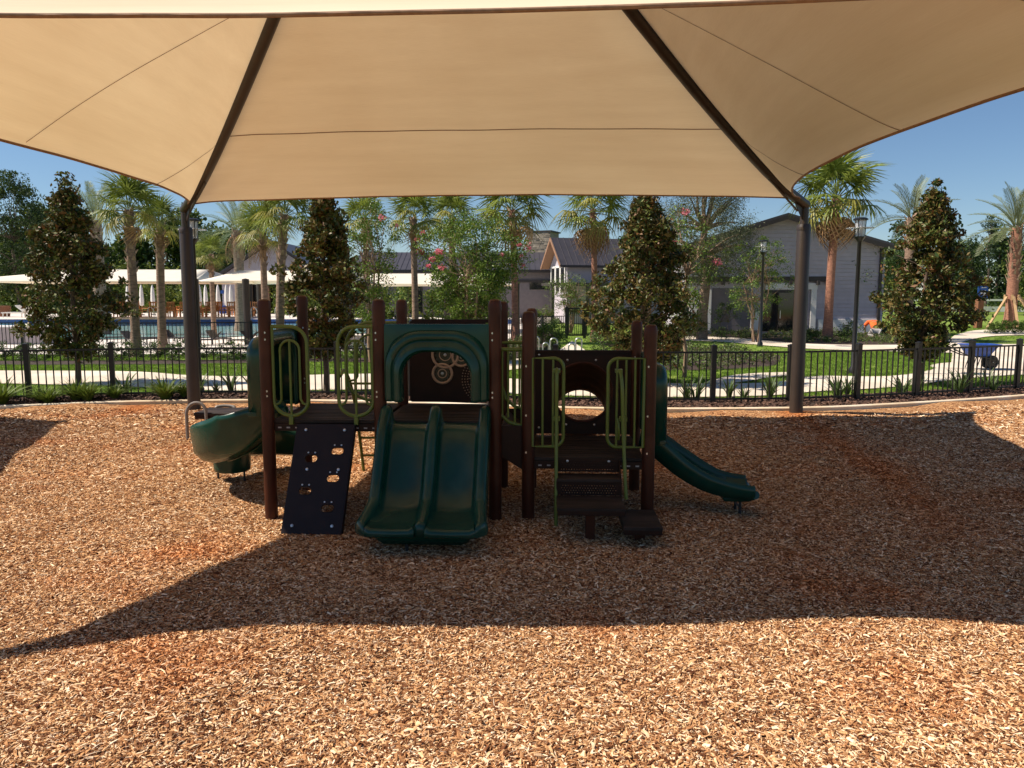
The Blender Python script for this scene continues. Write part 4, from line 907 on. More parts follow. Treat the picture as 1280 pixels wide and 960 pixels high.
x, y, _ = G(877, 424); ok = broad('oak_tree', 'tall wispy grey green tree at the left end of the grey building', 'tree', x, y, 8.9, 6.2, 3.2, ['oak_a', 'oak_b', 'pine_a'], [.5, .4, .1], 620, 75, .62, .085, 1, 'palmtrunk', seed=26, shape='tall', r0=.33, aspect=.35)
x, y, _ = G(810, 420); broad('oak_tree', 'grey green tree behind the wide dark magnolia', 'tree', x, y, 8.3, 4.2, 4.2, ['oak_a', 'oak_b', 'pine_a'], [.5, .4, .1], 170, 55, .6, .085, 1, 'bark', seed=27, shape='tall', r0=.18, aspect=.35)
x, y, _ = G(712, 416); broad('vase_shrub', 'vase shaped olive shrub behind the pool gate', 'shrub', x, y, 3.5, 2.9, 1.1, ['cm_b', 'oak_b', 'cm_a'], [.45, .35, .2], 110, 50, .32, .08, 9, 'barkpale', seed=28, r0=.04)
x, y, _ = G(755, 416); broad('shrub', 'dark green shrub right of the olive vase shaped shrub', 'shrub', x, y, 2.8, 1.8, .2, ['cm_a', 'wood_a', 'cm_b'], [.4, .4, .2], 60, 50, .32, .08, 3, 'bark', seed=29, shape='round', r0=.03)
x, y, _ = G(678, 414); broad('shrub', 'low yellow green shrub at the foot of the clubhouse wall', 'shrub', x, y, 1.6, 1.9, .1, ['cm_b', 'cm_c', 'cm_a'], [.5, .2, .3], 60, 45, .28, .07, 3, 'bark', seed=30, shape='round', r0=.02)
x, y, _ = G(686, 450); broad('shrub', 'round glossy green bush beside the bike hoops', 'shrub', x, y, 1.35, 1.35, .1, ['cm_a', 'wood_a', 'cm_b'], [.55, .25, .2], 70, 60, .20, .06, 3, 'bark', seed=31, shape='round', r0=.02)
for px, py, h, w, lb_ in ((905, 424, 1.9, 1.8, 'dark bush near the reddish tree trunk by the grey building'), (865, 424, 1.3, 1.4, 'small dark bush at the far left of the grey building'), (1060, 425, .9, 1.4, 'low bush behind the tall black lamp post'), (760, 440, .8, 1.9, 'low yellow green shrub right of the bike hoops'), (1010, 424, .6, 1.1, 'tiny shrub under the red trunked palm')):
    x, y, _ = G(px, py); broad('shrub', lb_, 'shrub', x, y, h, w, .05, ['cm_a', 'wood_a', 'cm_b'], [.5, .3, .2], 40, 45, .24, .07, 2, 'bark', seed=px, shape='round', r0=.02)

# ---------- palms
def fan_frond(mat_, seed, L=.95, pet=.75, droop=.45, n=26):
    r = random.Random(seed); mb = MB(); pts = []
    for i in range(6): t = i / 5; pts.append((pet * t, 0, .12 * pet * math.sin(t * PI * .6)))
    mb.tube(pts, [.02, .018, .016, .014, .012, .01], 4, mi=0); hub = Vector(pts[-1])
    for i in range(n):
        a = math.radians(-128 + 256 * i / (n - 1)) + r.uniform(-.04, .04); l = L * (1 - .25 * (abs(a) / 2.3) ** 2) * r.uniform(.85, 1.08); d = Vector((math.cos(a), math.sin(a), .22 * math.cos(a) + r.uniform(-.08, .12)))
        w = Vector((-math.sin(a), math.cos(a), r.uniform(-.5, .5))).normalized(); P = []
        for k, (t, ww) in enumerate(((.0, .010), (.35, .027), (.68, .021), (1.0, .002))):
            c = hub + d * l * t + Vector((0, 0, -droop * l * max(0, t - .25) ** 1.6 * 1.5)); P += [c - w * ww, c + w * ww]
        mb.add(P, [(0, 1, 3, 2), (2, 3, 5, 4), (4, 5, 7, 6)], 0)
    return mb.mesh('frond', mat_, smooth=0)
def pin_frond(mat_, seed, L=2.6, leaf=.42, droop=.9, n=34):
    r = random.Random(seed); mb = MB(); pts = []
    for i in range(12): t = i / 11; pts.append(Vector((L * t * (1 - .12 * t), r.uniform(-.01, .01), L * (.20 * t - droop * .42 * t * t))))
    mb.tube(pts, [.035 * (1 - .9 * i / 11) + .003 for i in range(12)], 4)
    for i in range(n):
        t = .12 + .88 * i / (n - 1); k = t * 11; k0 = min(int(k), 10); c = pts[k0].lerp(pts[k0 + 1], k - k0); tg = (pts[k0 + 1] - pts[k0]).normalized(); ll = leaf * math.sin(PI * (.12 + .80 * t)) ** .6
        for s in (-1, 1):
            d = (tg * .75 + Vector((0, s, 0)) * .8 + Vector((0, 0, r.uniform(.1, .45)))).normalized(); w = tg.cross(d).normalized().cross(d) * .016
            m_ = c + d * ll * .55; e = c + d * ll + Vector((0, 0, -.10 * ll)); mb.add([c - w * .5, c + w * .5, m_ + w, e, m_ - w], [(0, 1, 2, 4), (4, 2, 3)], 0)
    return mb.mesh('frond', mat_, smooth=0)
FAN = [fan_frond(M['palm_a'], i, .95 + .1 * (i % 3), .7 + .12 * (i % 2), .35 + .1 * i) for i in range(4)]
FANY = [fan_frond(M['palm_b'], 20 + i, .9, .7, .9) for i in range(2)]
FAND = [fan_frond(M['palm_d'], 30 + i, .75, .75, 1.5, 18) for i in range(2)]
PIN = [pin_frond(M['date_a'], i, 2.6 + .2 * i, .45, .7 + .25 * i) for i in range(3)]; PIND = [pin_frond(M['palm_d'], 9, 2.4, .4, 1.3)]
def palm(label, px, base, topy, hw, kind='fan', tw=.19, boots=.35, red=False, dead=3, yel=5, n=34, seed=0, lean=0., Y=None, cx=None, name=None):
    x, y, _ = G(px, base)
    zt = AT(px, topy, y)[2]; cxo = (AT(cx, topy, y)[0] - x) if cx is not None else 0
    r = random.Random(seed); t = thing(name or ('sabal_palm' if kind == 'fan' else 'date_palm'), label, 'palm tree', (x, y, 0))
    pts = [(cxo * s * s, 0, zt * s - (.1 if s == 0 else 0)) for s in np.linspace(0, 1, 12)]
    rad = [tw * (1.45 if i == 0 else 1.15 if i == 1 else 1.0 - .12 * i / 11 + .015 * r.uniform(-1, 1)) for i in range(12)]
    tr = MB().tube(pts, rad, 14).build('trunk', M['palmred' if red else 'palmtrunk'], t, smooth=50)
    bm_ = MB(); nb_ = int(zt * boots / .085)
    for i in range(nb_):       # criss-cross stubs of old leaf bases
        s = 1 - boots + boots * i / nb_; a = i * 2.399 + r.uniform(-.2, .2); c = Vector((cxo * s * s, 0, zt * s)); d = Vector((math.cos(a), math.sin(a), 0)); w = Vector((-math.sin(a), math.cos(a), 0)); k = tw * .92; L_ = .26 * r.uniform(.7, 1.2) * (tw / .19)
        p0 = c + d * k; p1 = c + d * (k + .10 * tw / .19) + Vector((0, 0, L_)) ; sk = w * r.uniform(-.06, .06)
        bm_.add([p0 - w * .085, p0 + w * .085, p1 + w * .03 + sk, p1 - w * .03 + sk, p0 - w * .07 - d * .03 + Vector((0, 0, .06)), p0 + w * .07 - d * .03 + Vector((0, 0, .06)), p1 + w * .02 + sk - d * .03, p1 - w * .02 + sk - d * .03], [(0, 1, 2, 3), (7, 6, 5, 4), (0, 3, 7, 4), (1, 5, 6, 2), (3, 2, 6, 7)])
    if nb_: tag(bm_.build('boots', M['boot'], tr, smooth=0), kind='stuff')
    tip = Vector((cxo, 0, zt)); sc_ = (hw / FPX * y) / (1.62 if kind == 'fan' else 2.45)
    for i in range(n + dead):
        f = i / n; a = i * 2.39996 + r.uniform(-.25, .25)
        if i < n: el = math.radians(82 - 118 * f + r.uniform(-9, 9)); me = r.choice(FANY if (f > .62 and i % 2 and yel) else FAN) if kind == 'fan' else PIN[min(2, int(f * 3))]
        else: el = math.radians(-62 + r.uniform(-14, 16)); me = r.choice(FAND) if kind == 'fan' else PIND[0]
        if kind != 'fan': el = math.radians(80 - 95 * min(1, f) + r.uniform(-6, 6)) if i < n else math.radians(-40 + r.uniform(-15, 5))
        o = link('frond', me, t, loc=tip + Vector((math.cos(a), math.sin(a), 0)) * tw * .5 + Vector((0, 0, .18 * (1 - 2 * f) * sc_)))
        o.rotation_euler = Euler((r.uniform(-.35, .35), -el, a), 'XYZ'); q = sc_ * r.uniform(.88, 1.1); o.scale = (q, q, q)
    return t
palm('tall fan palm with a criss-cross trunk right of the leftmost magnolia', 171, 445, 262, 47, seed=1, tw=0.178, boots=.42, dead=1, n=26)
palm('shorter fan palm just left of the left canopy post', 204, 440, 280, 36, seed=2, tw=0.172, boots=.30, dead=1, n=21, cx=200)
palm('fan palm with yellowing fronds behind the pool, left of a taller one', 333, 432, 290, 40, seed=3, tw=0.158, boots=.3, dead=1, yel=8, n=23, cx=328)
palm('fan palm with rough grey trunk directly above the left brown posts', 351, 440, 268, 44, seed=4, tw=0.178, boots=.45, dead=0, n=24, cx=356)
palm('fan palm poking out behind the thin pink flowering tree', 462, 428, 274, 38, seed=5, tw=0.145, boots=.3, dead=1, n=21, cx=455)
palm('fan palm standing left of the bushy pink flowering tree', 520, 436, 272, 40, seed=6, tw=0.145, boots=.3, dead=2, yel=5, n=23, cx=516)
palm('fan palm rising behind the bushy pink flowering tree', 566, 428, 272, 38, seed=7, tw=0.145, boots=.3, dead=2, n=23)
palm('fan palm with smooth reddish trunk beside the stone tower', 644, 428, 262, 52, seed=8, tw=0.172, boots=.18, red=True, dead=4, n=26, cx=640)
palm('fan palm with hanging dead fronds right of the gabled clubhouse', 743, 426, 262, 52, seed=9, tw=0.158, boots=.22, red=True, dead=9, n=24, cx=741)
palm('tall fan palm with reddish trunk in front of the grey gabled building', 1034, 425, 246, 60, seed=10, tw=0.224, boots=.14, red=True, dead=7, yel=8, n=29, cx=1046)
dp_ = palm('young date palm held up by four timber braces', 1262, 410, 284, 52, 'pin', .38, .55, seed=11, dead=0, red=True, n=26)
palm('feathery date palm hidden behind the magnolia by the wheelbarrow', 1132, 416, 272, 46, 'pin', .35, .3, seed=12, dead=0, n=20)
palm('feathery grey date palm behind the leftmost magnolia', 128, 418, 275, 48, 'pin', .38, .3, seed=14, dead=0, n=24)
palm('feathery grey date palm in front of the pool pavilion', 302, 414, 288, 42, 'pin', .34, .3, seed=15, dead=6, n=23)
palm('small green fan palm half hidden left of the pool pavilion', 268, 424, 318, 26, seed=16, tw=0.132, boots=.3, dead=1, n=20)
# timber braces of the young date palm
x, y, _ = G(1262, 410)
bc = thing('timber_brace', 'four pale timber props leaning on the young palm trunk', 'tree props', (x, y, 0))
for a in (200, 250, 290, 345):
    q = math.radians(a); MB().beam((math.cos(q) * 2.3, math.sin(q) * 2.3, -.05), (math.cos(q) * .5, math.sin(q) * .5, 2.25), .16, .10).build('prop', M['timber'], bc, bevel=.01)
for a in range(0, 360, 60): q = math.radians(a); MB().box((math.cos(q) * .47, math.sin(q) * .47, 2.2), (.12, .16, .4), q).build('collar_block', M['timber'], bc)

# ---------- far woods
def woods(name, label, segs, H, dep, leafs, probs, K, leaf, per=70, rad=1.5, kind='stuff', trunk=False):
    cl = []; tr = MB()
    L = sum((Vector(b) - Vector(a)).length for a, b in zip(segs, segs[1:]))
    trees = []
    for p, a in along([Vector((x, y, 0)) for x, y in segs], max(1.5, H * .22), .3):
        hh = H * random.uniform(.68, 1.08); q = Vector((p.x + random.uniform(-1, 1), p.y + random.uniform(0, dep), 0)); trees.append((q, hh)); tr.tube([q, q + Vector((random.uniform(-.3, .3), 0, hh * .9))], [H * .02, H * .006], 5)
    for i in range(K):
        q, hh = random.choice(trees); h = random.uniform(.08, 1) ; w = H * .19 * math.sin(PI * min(1, .2 + .8 * h)) ** .7; a = random.uniform(0, 2 * PI); rr = random.uniform(0, 1) ** .5
        cl.append((q.x + w * rr * math.cos(a), q.y + w * rr * math.sin(a), hh * h))
    t = thing(name, label, 'woods'); t['kind'] = 'stuff'
    o = clump_crown('foliage', t, cl, per, rad, leaf, [M[m] for m in leafs], probs, .6); o['kind'] = 'stuff'
    tk = tr.build('trunks', M['bark'], t, smooth=60); tk['kind'] = 'stuff'
    return t
random.seed(5)
woods('far_woods', 'dark mixed woods behind the pool and white sails', [(-120, 92), (-70, 106), (-38, 112)], 13.5, 10, ['wood_a', 'wood_b', 'wood_c'], [.5, .35, .15], 1500, .62, 60, 2.0)
woods('far_woods', 'yellow green young trees at the edge of the pool deck', [(-95, 84), (-60, 92), (-26, 96)], 6.5, 6, ['wood_b', 'wood_c', 'wood_a'], [.4, .4, .2], 950, .42, 50, 1.3)
woods('far_woods', 'low green trees behind the clubhouse roofs', [(-34, 118), (0, 122), (40, 120)], 8.5, 10, ['wood_a', 'wood_b', 'wood_c'], [.5, .35, .15], 1100, .60, 55, 1.8)
woods('pine_woods', 'line of dark pines along the far road', [(42, 150), (80, 128), (118, 122), (170, 116)], 14, 14, ['pine_a', 'wood_a', 'wood_b'], [.5, .3, .2], 1700, .62, 60, 2.0)
woods('hedge_row', 'green shrubbery under the white sails beyond the pool', [(-60, 86), (-30, 86), (-17, 70), (-9, 61), (-2, 61)], 3.6, 3, ['wood_b', 'wood_c', 'cm_a'], [.4, .35, .25], 620, .22, 60, .75)
def tall_tree(label, px, Y, topy, wpx, mats, probs, K, rad, leaf, seed, z0f=.3, name='tall_tree', shape='round'):
    a = AT(px, topy, Y); W = wpx / FPX * Y
    broad(name, label, 'tree', a[0], Y, a[2], W, a[2] * z0f, mats, probs, K, 60, rad, leaf, 1, 'bark', seed, 0, W * .8, shape, r0=.22)
tall_tree('big dark tree at the left edge against the sky', 12, 88, 224, 80, ['wood_a', 'wood_b', 'pine_a'], [.55, .3, .15], 260, .95, .26, 41, .2)
tall_tree('lower dark tree beside the big tree at the left edge', 52, 92, 262, 50, ['wood_a', 'wood_b', 'pine_a'], [.45, .4, .15], 130, .95, .26, 42, .15)
tall_tree('dark tree behind the left canopy post', 265, 95, 288, 60, ['wood_a', 'wood_b', 'pine_a'], [.5, .35, .15], 150, .95, .26, 43, .15)
tall_tree('spindly tall pine above the far tree line', 1240, 118, 268, 26, ['pine_a', 'wood_a'], [.7, .3], 34, .6, .24, 44, .55, 'pine_tree', 'tall')
tall_tree('bushy pine right of the magnolia by the wheelbarrow', 1212, 100, 302, 46, ['pine_a', 'wood_b', 'wood_a'], [.4, .3, .3], 150, .9, .26, 45, .15, 'pine_tree')
tall_tree('dark pine behind the corner of the grey building', 1118, 98, 318, 50, ['pine_a', 'wood_b', 'wood_a'], [.4, .3, .3], 150, .9, .26, 46, .15, 'pine_tree')
tall_tree('green tree at the right edge behind the braced palm', 1290, 92, 318, 50, ['wood_c', 'wood_b', 'wood_a'], [.3, .4, .3], 150, .8, .24, 47, .12)

# ---------- low planting
def strap_mesh(seed, n=22, L=.55, w=.016, mat_='strap', spread=.75):
    r = random.Random(seed); mb = MB()
    for i in range(n):
        a = r.uniform(0, 2 * PI); l = L * r.uniform(.6, 1.1); o = r.uniform(.15, spread); d = Vector((math.cos(a), math.sin(a), 0)); s = Vector((-math.sin(a), math.cos(a), 0)) * w; P = []
        for t, ww in ((0, .8), (.4, 1), (.75, .7), (1, .08)): c = d * (.03 + o * l * t * t) + Vector((0, 0, l * (t - .35 * o * t * t))); P += [c - s * ww, c + s * ww]
        mb.add(P, [(0, 1, 3, 2), (2, 3, 5, 4), (4, 5, 7, 6)])
    return mb.mesh('leaves', M[mat_], smooth=0)
STR = [strap_mesh(i) for i in range(4)]; FRN = [strap_mesh(10 + i, 120, .42, .010, 'fern', 1.1) for i in range(3)]
def tuft(name, label, group, meshes, x, y, s, seed, z=.03):
    o = link(name, meshes[seed % len(meshes)], None, loc=(x, y, z)); o.rotation_euler.z = seed * 1.7; o.scale = (s, s, s * random.uniform(.65, .85) if name == 'fern_plant' else s * random.uniform(.7, .95)); tag(o, label, 'plant', group)
k = 0
for px in (30, 62, 78, 100, 118, 140, 205, 222):
    x = G(px, 503)[0]; y = curb_y(x) + .42 + .25 * (k % 2); tuft('fern_plant', ORD[k] + ' feathery green plant from the left end of the bark bed', 'feathery plants in the bark bed', FRN, x, y, 1.5 + .5 * (k % 3 == 0) - .2 * (k % 2), k); k += 1
for px in (12, 155, 182, 236, 262, 282, 300, 848, 858, 905, 912, 948, 955, 1030, 1036, 1062, 1122, 1128, 1170, 1205, 1212, 1244, 1262, 1275):
    x = G(px, 503)[0]; y = curb_y(x) + 1.25 + .25 * (k % 3); tuft('strappy_plant', ORD[k - 8] + ' strappy dark green plant from the left behind the near black fence', 'strappy plants behind the fence', STR, x * (1 + .05), y + random.uniform(-.15, .25), random.uniform(.75, 1.5), k); k += 1
def bushes(label, group, pts, h, w, mats, probs, K, leaf, seed0, per=34):
    protos = []
    for s in range(3):
        random.seed(seed0 + s); cl = [(random.gauss(0, w * .26), random.gauss(0, w * .26), random.uniform(.1, 1) * h * .8) for _ in range(K)]
        o = clump_crown('low_bush', None, cl, per, .16 * w, leaf, [M[m] for m in mats], probs, .5); protos.append(o.data); bpy.data.objects.remove(o)
    for i, (x, y) in enumerate(pts):
        o = link('low_bush', protos[i % 3], None, loc=(x, y, 0)); o.rotation_euler.z = i * 2.1; q = random.uniform(.85, 1.2); o.scale = (q, q, q * random.uniform(.85, 1.1)); tag(o, label % ORD[i], 'shrub', group)
bushes('%s low dark shrub from the left along the inner pool fence', 'low shrubs along the inner pool fence', [(x, 27.6 + .25 * math.sin(x * 2.3)) for x in np.arange(-22, -3, .62)], .75, .8, ['wood_a', 'cm_a', 'oak_b'], [.5, .3, .2], 26, .06, 60)
bushes('%s small clipped shrub from the left beside the braced palm', 'clipped shrubs by the braced palm', [G(px, 417)[:2] for px in (1240, 1246, 1252, 1258, 1268, 1274, 1280)], .85, .8, ['cm_a', 'wood_a', 'cm_b'], [.5, .3, .2], 26, .07, 63)
bushes('%s tiny shrub from the left under the far white barrier', 'shrubs under the far barrier', [G(px, 390)[:2] for px in range(1200, 1284, 9)], 1.2, 1.8, ['wood_b', 'wood_a', 'cm_a'], [.5, .3, .2], 20, .14, 66)
def scatter_in(poly, dens):
    xs_ = [p[0] for p in poly]; ys_ = [p[1] for p in poly]; A = (max(xs_) - min(xs_)) * (max(ys_) - min(ys_)); n = int(A * dens)
    x = RNG.uniform(min(xs_), max(xs_), n); y = RNG.uniform(min(ys_), max(ys_), n); ok_ = inpoly(x, y, poly); return x[ok_], y[ok_]
gpl = lambda pts: [G(a, b)[:2] for a, b in pts]
gcm = []
for s in range(4):
    random.seed(s); cl = [(random.gauss(0, .12), random.gauss(0, .12), random.uniform(.02, .26)) for _ in range(9)]; o = clump_crown('groundcover', None, cl, 13, .09, .06, [M['cm_a'], M['oak_b'], M['cm_c']], [.5, .3, .2], .5); gcm.append(o.data); bpy.data.objects.remove(o)
PX_, PY_ = [], []
for poly, dn_ in ((gpl([(815, 420.5), (900, 420.5), (1000, 428), (1100, 430), (1185, 427), (1185, 413), (1100, 409), (1000, 410), (815, 408)]), 2.2), (gpl([(832, 462), (900, 461), (975, 453), (930, 439), (870, 435), (827, 431)]), 3.0), (gpl([(560, 455), (650, 451), (690, 440), (690, 418), (600, 430), (480, 440), (480, 455)]), 1.6)):
    a, b_ = scatter_in(poly, dn_); PX_.append(a); PY_.append(b_)
X_, Y_ = np.concatenate(PX_), np.concatenate(PY_); n = len(X_)
scatter('groundcover', np.stack([X_, Y_, np.zeros(n)], 1), np.stack([np.zeros(n), np.zeros(n), RNG.uniform(0, 6, n)], 1), np.repeat(RNG.uniform(.7, 1.5, (n, 1)), 3, 1), gcm, 'low mixed groundcover plants in the bark beds', 'ground cover')
# bark chips in the beds
def dchip(k):
    r = random.Random(k); mb = MB().box((0, 0, 0), (r.uniform(.05, .10), r.uniform(.02, .045), r.uniform(.008, .016))); mb.v = [(a + r.uniform(-.008, .008), b + r.uniform(-.008, .008), c) for a, b, c in mb.v]; return mb.mesh('bark_chip', M['darkchip'], smooth=0)
xx = RNG.uniform(-13.5, 15.5, 16000); yy = np.array([curb_y(a) for a in xx]) + RNG.uniform(.16, 1.85, 16000); n = len(xx)
scatter('bark_chips', np.stack([xx, yy, .03 + .05 * np.sin((yy - np.array([curb_y(a) for a in xx])) / 1.8 * PI)], 1), np.stack([RNG.normal(0, .4, n), RNG.normal(0, .4, n), RNG.uniform(0, 6, n)], 1), np.repeat(RNG.uniform(.6, 1.3, (n, 1)), 3, 1), [dchip(i) for i in range(5)], 'dark brown bark chips in the planting bed by the fence', 'bark chips')
# grass tufts on the lawns
def gtuft(k):
    r = random.Random(k); mb = MB()
    for i in range(16):
        a = r.uniform(0, 6.28); c = Vector((r.gauss(0, .05), r.gauss(0, .05), -.01)); l = r.uniform(.04, .085); d = Vector((math.cos(a) * .4, math.sin(a) * .4, 1)); s = Vector((-math.sin(a), math.cos(a), 0)) * .006; mb.add([c - s, c + s, c + d * l], [(0, 1, 2)])
    return mb.mesh('grass', M['blade'], smooth=0)
paths = [[(v.co.x, v.co.y) for v in o.data.vertices] for o in bpy.data.objects if o.name.startswith(('path', 'planting_bed.', 'pool_deck', 'water'))]
def ringed(P_): h = len(P_) // 2; return P_[:h] + P_[h:][::-1]
gx = np.concatenate([RNG.uniform(-26, 26, 52000), RNG.uniform(-20, 45, 20000)]); gy = np.concatenate([RNG.uniform(16.8, 32, 52000), RNG.uniform(30, 60, 20000)])
ok_ = gy > np.interp(gx, [p.x * 1.06 for p in CP], [p.y + 1.8 for p in CP])
for P_ in paths: ok_ &= ~inpoly(gx, gy, ringed(P_))
gx, gy = gx[ok_], gy[ok_]; n = len(gx)
scatter('grass', np.stack([gx, gy, np.full(n, -.045)], 1), np.stack([np.zeros(n), np.zeros(n), RNG.uniform(0, 6, n)], 1), np.repeat(RNG.uniform(.7, 1.3, (n, 1)), 3, 1), [gtuft(i) for i in range(4)], 'mown green grass of the lawns beyond the fence', 'grass')

# ------------------------------------------------------------------ buildings
def gable_building(name, label, loc, rz, W, D, ze, zr, wall, ov=.5, boards=0, seams=0, gable='front', skip_front=()):
    """gable='front': the gable faces -y (ridge runs along y). gable='side': ridge runs along x."""
    b = thing(name, label, 'building', loc, rz); w2 = W / 2
    if gable == 'front':
        wl = MB().prism([(-w2, 0), (w2, 0), (w2, ze), (0, zr), (-w2, ze)], 0, D).build('wall', wall, b, smooth=0)
        n = boards
        for i in range(n):
            z0 = zr * i / n; z1 = zr * (i + 1) / n - .012
            hw0 = w2 if z1 <= ze else w2 * (zr - z1) / (zr - ze)
            if hw0 < .15: continue
            spans = [(-hw0, hw0)]
            for (a, c_, lo, hi) in skip_front:
                if z0 < hi and z1 > lo: spans = [(p, q) for s0, s1 in spans for p, q in ((s0, min(s1, a)), (max(s0, c_), s1)) if q - p > .05]
            for (p, q) in spans:
                mb = MB(); mb.add([(p, -.012, z1), (q, -.012, z1), (q, -.045, z0), (p, -.045, z0), (p, 0, z1), (q, 0, z1), (q, 0, z0), (p, 0, z0)], [(0, 3, 2, 1), (4, 5, 6, 7), (0, 1, 5, 4), (3, 7, 6, 2), (0, 4, 7, 3), (1, 2, 6, 5)])
                mb.build('siding_board', wall, b, smooth=0)
        sl_ = (zr - ze) / w2
        for s in (-1, 1):
            x1 = s * (w2 + ov); z1 = ze - ov * sl_
            r_ = MB(); P = [(0, zr + .08), (x1, z1 + .08), (x1, z1 + .24), (0, zr + .24)]
            r_.prism(P, -ov, D + ov); rf = r_.build('roof', M['roof'], b, smooth=0)
            fb = MB(); fb.prism([(0, zr - .14), (x1, z1 - .14), (x1, z1 + .09), (0, zr + .09)], -ov - .05, -ov + .03); fb.build('fascia', M['fascia'], rf, smooth=0)
            MB().beam((x1 + s * .06, -ov, z1 + .05), (x1 + s * .06, D + ov, z1 + .05), .14, .16).build('gutter', M['fascia'], rf, smooth=0)
    else:
        wl = MB().prism([(0, 0), (D, 0), (D, ze), (D / 2, zr), (0, ze)], -w2, w2, fn=lambda a, c_, d: (d, a, c_)).build('wall', wall, b, smooth=0)
        sl_ = (zr - ze) / (D / 2)
        for s, y0 in ((-1, -ov), (1, D + ov)):
            z0 = ze - ov * sl_; r_ = MB().prism([(D / 2, zr + .06), (y0, z0 + .06), (y0, z0 + .2), (D / 2, zr + .2)], -w2 - ov, w2 + ov, fn=lambda a, c_, d: (d, a, c_)); rf = r_.build('roof', M['roof'], b, smooth=0)
            MB().box((0, y0 + s * .06, z0 + .05), (W + 2 * ov, .14, .22)).build('gutter', M['fascia'], rf, smooth=0)
            if s == -1 and seams:
                me = MB().beam((0, y0, z0 + .215), (0, D / 2, zr + .215), .035, .05).mesh('roof_seam', M['roof'], smooth=0)
                for i in range(seams + 1): link('roof_seam', me, rf, loc=(-w2 - ov + (W + 2 * ov) * i / seams, 0, 0))
    return b, wl
# right: grey gabled building, 12.5 m wide
c0 = AT(984, 420, 46); xL = AT(858, 420, 46)[0]; xR = AT(1096, 420, 46)[0]; W = xR - xL; ze = AT(1096, 309, 46)[2]; zr = AT(984, 272, 46)[2]
B1, wl = gable_building('grey_building', 'lilac grey gabled building with horizontal siding on the right', ((xL + xR) / 2, 46, 0), -.10, W, 14, ze, zr, M['siding'], .45, boards=30,
    skip_front=((AT(875, 0, 46)[0] - (xL + xR) / 2, AT(1019, 0, 46)[0] - (xL + xR) / 2, 0, AT(0, 353, 46)[2]),))
ox = (xL + xR) / 2
def fpart(nm, x0, x1, y0, y1, d, mt, parent, proud=.06, Y=46):
    a = AT(x0, y1, Y); b = AT(x1, y0, Y); return MB().box(((a[0] + b[0]) / 2 - ox, -proud - d / 2, (a[2] + b[2]) / 2), (b[0] - a[0], d, b[2] - a[2])).build(nm, M[mt], parent, smooth=0, bevel=.01)
fpart('band', 860, 1032, 346, 352, .12, 'fascia', B1); fpart('recess_wall', 891, 939, 360, 415, .04, 'sidingdark', B1, .02)
for i, x in enumerate((903, 931, 958, 985, 1002, 1018, 1030)): fpart('bracket', x, x + 4, 351, 356, .3, 'fascia', B1)
dr_ = fpart('door_surround', 957, 1020, 354, 362, .10, 'white', B1); fpart('pilaster', 993, 1000, 362, 414, .10, 'white', B1); fpart('pilaster', 1010, 1019, 362, 414, .10, 'white', B1); fpart('pilaster', 938, 943, 388, 414, .10, 'white', B1); fpart('pilaster', 884, 891, 362, 414, .12, 'white', B1); fpart('panel', 863, 876, 366, 414, .04, 'white', B1); fpart('panel', 1001, 1009, 363, 414, .03, 'sidingdark', B1)
dd = fpart('glass_door', 952, 992, 363, 414, .05, 'glass', B1); fpart('door_frame', 952, 954.5, 363, 414, .08, 'fascia', dd); fpart('door_frame', 989.5, 992, 363, 414, .08, 'fascia', dd); fpart('door_frame', 971, 973, 363, 414, .08, 'fascia', dd); fpart('door_frame', 955, 989, 363, 366, .08, 'fascia', dd); fpart('handle', 974, 975, 388, 398, .14, 'silver', dd)
fpart('window_frame', 940, 951, 390, 413, .06, 'white', B1); fpart('base_wall', 1019.5, 1096, 399, 416, .08, 'white', B1)
fpart('downpipe', 1093, 1095, 312, 414, .10, 'fascia', B1, .05)
# long clubhouse with standing seam roof and stone tower, farther back
x0, x1 = AT(438, 0, 70)[0], AT(692, 0, 70)[0]
B2, _w = gable_building('clubhouse', 'long grey clubhouse with dark ribbed metal roof behind the trees', ((x0 + x1) / 2, 70, 0), 0, x1 - x0, 9, AT(0, 338, 70)[2], AT(0, 318, 74.5)[2], M['sidingdark'], .4, seams=38, gable='side')
ox = (x0 + x1) / 2
for a, b_, y0, y1 in ((662, 688, 352, 362), (500, 528, 356, 392), (560, 600, 356, 392)): w = fpart('window', a, b_, y0, y1, .05, 'glass', B2, .02, 70); fpart('frame', a - 1, b_ + 1, y0 - 1.4, y0, .08, 'fascia', w, .02, 70)
fpart('band', 640, 690, 350, 353, .1, 'fascia', B2, .02, 70)
t = thing('stone_tower', 'square stacked stone tower rising above the dark clubhouse roof', 'tower', (AT(674, 0, 76)[0], 76, 0), -.4)
wd = (AT(691, 0, 76)[0] - AT(657, 0, 76)[0]); zt = AT(0, 290, 76)[2]
MB().box((0, wd / 2, zt / 2), (wd - .1, wd - .1, zt)).build('core', M['stone'], t, smooth=0)
random.seed(3); zz = zt - 2.9; st3 = [MB().box((0, 0, 0), (L_, .12, .16)).mesh('stone', M['stone'], smooth=0) for L_ in (.38, .52, .68)]
while zz < zt - .1:
    xx = -wd / 2 + .05
    while xx < wd / 2 - .2:
        k = random.choice((0, 1, 2)); L_ = (.38, .52, .68)[k]
        o = link('stone', st3[k], t, loc=(min(xx + L_ / 2, wd / 2 - L_ / 2), .02 - random.uniform(0, .05), zz + .08)); xx += L_ + .02
    zz += .18
MB().box((0, wd / 2, zt + .06), (wd + .2, wd + .2, .14)).build('coping', M['fascia'], t, smooth=0)
